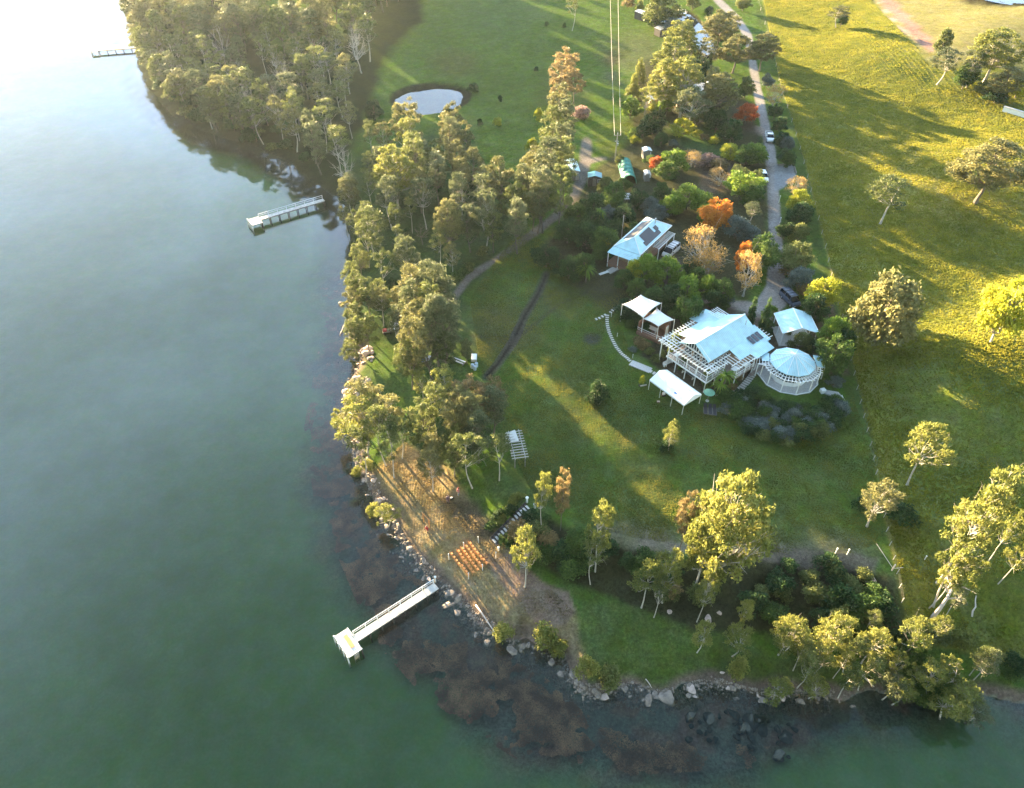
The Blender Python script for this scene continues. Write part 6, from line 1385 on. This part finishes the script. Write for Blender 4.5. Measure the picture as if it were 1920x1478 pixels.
weed('seaweed', [([(600,540),(640,530),(655,700),(660,900),(700,960),(760,1060),(800,1090),(690,1180),(640,1060),(590,950),(570,800),(600,640)], .5), ([(690,1190),(800,1150),(900,1190),(1000,1250),(1090,1330),(1140,1440),(980,1430),(880,1370),(780,1290)], .4), ([(1100,1340),(1300,1390),(1450,1400),(1430,1440),(1150,1455)], .07)], 230000, -.05, 'weed', .085, 21, .37)
def rubble(name, line, n, off0, off1, seed):
    g = np.random.default_rng(seed); P_ = path_pts(line, 300); V_ = []; F_ = []
    oct_ = np.array([(1, 0, 0), (-1, 0, 0), (0, 1, 0), (0, -1, 0), (0, 0, 1), (0, 0, -1)]); of = [(0, 2, 4), (2, 1, 4), (1, 3, 4), (3, 0, 4), (2, 0, 5), (1, 2, 5), (3, 1, 5), (0, 3, 5)]
    mb_ = MB()
    for _ in range(n):
        q_, dv = P_[g.integers(300)]; l_ = math.hypot(dv.x, dv.y); f_ = g.uniform(off0, off1); x_, y_ = un(q_.x - dv.y / l_ * f_, q_.y + dv.x / l_ * f_, .1); z_ = hz(x_, y_)
        if z_ < -.4: z_ = -.4
        s_ = .06 + .26 * g.random() ** 2.5; mb_.add(oct_ * g.uniform(.6, 1.2, (6, 1)) * s_ * [1, 1, .7] + [x_, y_, z_ + s_ * .2], of)
    o_ = mb_.build(name, M['rock'], None); tag(o_, kind='stuff')
rubble('shore_rubble', [(672,660),(650,740),(664,820),(690,905),(722,965),(765,1035),(828,1098),(885,1155),(960,1208),(1050,1240),(1090,1298),(1180,1288),(1240,1306),(1330,1280),(1410,1302),(1560,1304)], 6500, -10, 34, 5)
# grass and scrub standing up from the ground
def tufts(name, polys, n, mat, hgt, wid, seed, thr=.0, noise=2.0, blades=3):
    g = np.random.default_rng(seed); C_ = []
    for poly, sh_ in polys:
        wpoly = [tuple(at(a, b).xy) for a, b in poly]; xs = [p[0] for p in wpoly]; ys = [p[1] for p in wpoly]; m = int(n * sh_ * 4)
        X_, Y_ = g.uniform(min(xs), max(xs), m), g.uniform(min(ys), max(ys), m); k = inside(X_, Y_, wpoly); k &= fbm(X_, Y_, noise, seed) > thr
        if mat == 'turf': dk_ = np.array([un(*q_, 5.2) for q_ in ((1024,515),(1010,550),(985,590),(962,640),(935,680),(912,706))]); k &= polydist(X_, Y_, dk_[:-1], dk_[1:]) > 1.0
        C_.append(np.stack([X_[k], Y_[k]], 1)[:int(n * sh_)])
    c = np.concatenate(C_); ix = np.clip(np.searchsorted(_gx, c[:, 0]) - 1, 0, len(_gx) - 2); iy = np.clip(np.searchsorted(_gy, c[:, 1]) - 1, 0, len(_gy) - 2); z_ = GZr[iy, ix]; keep = z_ > .25
    c = c[keep]; z_ = z_[keep]; n_ = len(c); tone = np.clip(fbm(c[:, 0], c[:, 1], 3.0, seed + 3) * 1.3 - .15 + g.normal(size=n_) * .14, 0, 1); Q_ = []; T_ = []
    big_ = .6 + .9 * fbm(c[:, 0], c[:, 1], 2.0, seed + 9)
    for b_ in range(blades):
        t_ = g.uniform(0, 6.283, n_); d = np.stack([np.cos(t_), np.sin(t_), np.zeros(n_)], 1); s_ = np.stack([-d[:, 1], d[:, 0], np.zeros(n_)], 1) * wid * .5 * g.uniform(.7, 1.3, (n_, 1)); h_ = (hgt * g.uniform(.6, 1.2, n_) * big_)[:, None]
        o0 = np.stack([c[:, 0], c[:, 1], z_ - .03], 1) + d * .04; top = o0 + d * h_ * g.uniform(.1, .6, (n_, 1)) + np.array([0, 0, 1]) * h_
        Q_.append(np.stack([o0 - s_, o0 + s_, top + s_ * .45, top - s_ * .45], 1)); T_.append(tone)
    me_ = quads_mesh(name, np.concatenate(Q_), np.concatenate(T_)); me_.materials.append(LM[mat]); o_ = bpy.data.objects.new(name, me_); C.objects.link(o_); tag(o_, kind='stuff')
tufts('long_grass', [([(1424,-40),(1443,60),(1466,170),(1497,262),(1524,365),(1551,472),(1579,600),(1609,725),(1637,850),(1664,990),(1694,1130),(1705,1195),(1990,1230),(2000,230),(1880,150),(1740,120),(1690,60),(1600,-40)], 1.0)], 230000, 'tuft', .20, .18, 31, .05)
tufts('lawn_grass', [(LAWN, 1.0)], 150000, 'turf', .10, .085, 37, .15, 1.5)
tufts('dry_grass', [(POINT, 1.0)], 30000, 'dry', .10, .10, 33, .3, 1.2)
#@@SPLIT
# ------------------------------------------------------------------ light
SUN_EL, SUN_AZ = 5.8, -34.6            # degrees; azimuth measured from +Y towards +X
W = bpy.data.worlds.new("World"); S.world = W; W.use_nodes = True
nt = W.node_tree; nt.nodes.clear(); N = nt.nodes; L = nt.links
o = N.new('ShaderNodeOutputWorld'); bg = N.new('ShaderNodeBackground'); sky = N.new('ShaderNodeTexSky')
sky.sky_type = 'NISHITA'; sky.sun_disc = False; sky.sun_elevation = R(SUN_EL); sky.sun_rotation = R(SUN_AZ)
sky.air_density = 1.0; sky.dust_density = .4; sky.ozone_density = 1.0
# thin high cloud: streaks that brighten and whiten the clear sky
tc = N.new('ShaderNodeTexCoord'); sep = N.new('ShaderNodeSeparateXYZ'); L.new(tc.outputs['Generated'], sep.inputs[0])
def wm_(op, a, b):
    n = N.new('ShaderNodeMath'); n.operation = op
    for i, q_ in enumerate((a, b)):
        if isinstance(q_, (int, float)): n.inputs[i].default_value = q_
        else: L.new(q_, n.inputs[i])
    return n.outputs[0]
zz = wm_('MAXIMUM', sep.outputs['Z'], .06); cx = N.new('ShaderNodeCombineXYZ'); L.new(wm_('DIVIDE', sep.outputs['X'], zz), cx.inputs[0]); L.new(wm_('DIVIDE', sep.outputs['Y'], zz), cx.inputs[1])
cn = N.new('ShaderNodeTexNoise'); cn.inputs['Scale'].default_value = 1.1; cn.inputs['Detail'].default_value = 7; cn.inputs['Roughness'].default_value = .55; cn.inputs['Distortion'].default_value = .6; L.new(cx.outputs[0], cn.inputs['Vector'])
# a bright veil of cirrus on the sunward side, thinning towards the zenith
def wr_(v_, a, b, c, d):
    n = N.new('ShaderNodeMapRange'); n.interpolation_type = 'SMOOTHSTEP'; L.new(v_, n.inputs[0])
    for i_, q_ in enumerate((a, b, c, d)): n.inputs[i_ + 1].default_value = q_
    return n.outputs[0]
vf = wm_('MULTIPLY', wr_(sep.outputs['Z'], .60, .88, 1.0, 0.0), wr_(sep.outputs['Y'], -.05, .45, 0.0, 1.0))
vf = wm_('MULTIPLY', vf, wr_(cn.outputs[0], .36, .62, .52, .97))
mv = N.new('ShaderNodeMix'); mv.data_type = 'RGBA'; L.new(vf, mv.inputs[0]); L.new(sky.outputs[0], mv.inputs[6]); mv.inputs[7].default_value = (4.5, 6.2, 8.6, 1)
vm_ = N.new('ShaderNodeVectorMath'); vm_.operation = 'MINIMUM'; L.new(mv.outputs[2], vm_.inputs[0]); vm_.inputs[1].default_value = (8.0, 9.0, 10.5)
L.new(vm_.outputs[0], bg.inputs[0]); bg.inputs[1].default_value = .05; L.new(bg.outputs[0], o.inputs[0])
sl = bpy.data.lights.new('sun', 'SUN'); sl.energy = 5.0; sl.angle = R(.5); sl.color = (1.0, .73, .38)
so = bpy.data.objects.new('sun', sl); C.objects.link(so)
d = Vector((math.sin(R(SUN_AZ)) * math.cos(R(SUN_EL)), math.cos(R(SUN_AZ)) * math.cos(R(SUN_EL)), math.sin(R(SUN_EL))))
so.rotation_euler = d.to_track_quat('Z', 'Y').to_euler(); so.location = (-60, 90, 60)
# morning haze over the water
hm, nt, N, L = new_mat('thin_haze')
o = N.new('ShaderNodeOutputMaterial'); v = N.new('ShaderNodeVolumePrincipled'); L.new(v.outputs[0], o.inputs['Volume'])
v.inputs['Density'].default_value = .000035; v.inputs['Color'].default_value = (.75, .88, 1, 1); v.inputs['Anisotropy'].default_value = .55
hb = MB(); hb.box(-1600, 1800, -400, 2600, -4, 95); ho = hb.build('haze', hm); tag(ho, kind='stuff')
V = S.view_settings; V.view_transform = 'Standard'; V.look = 'None'; V.exposure = 3.9; V.gamma = 1; V.use_curve_mapping = False
cy = S.cycles
cy.max_bounces = 7; cy.diffuse_bounces = 3; cy.glossy_bounces = 3; cy.transparent_max_bounces = 12; cy.volume_bounces = 1; cy.transmission_bounces = 2
cy.use_denoising = True; cy.sample_clamp_indirect = 6; cy.caustics_reflective = False; cy.caustics_refractive = False
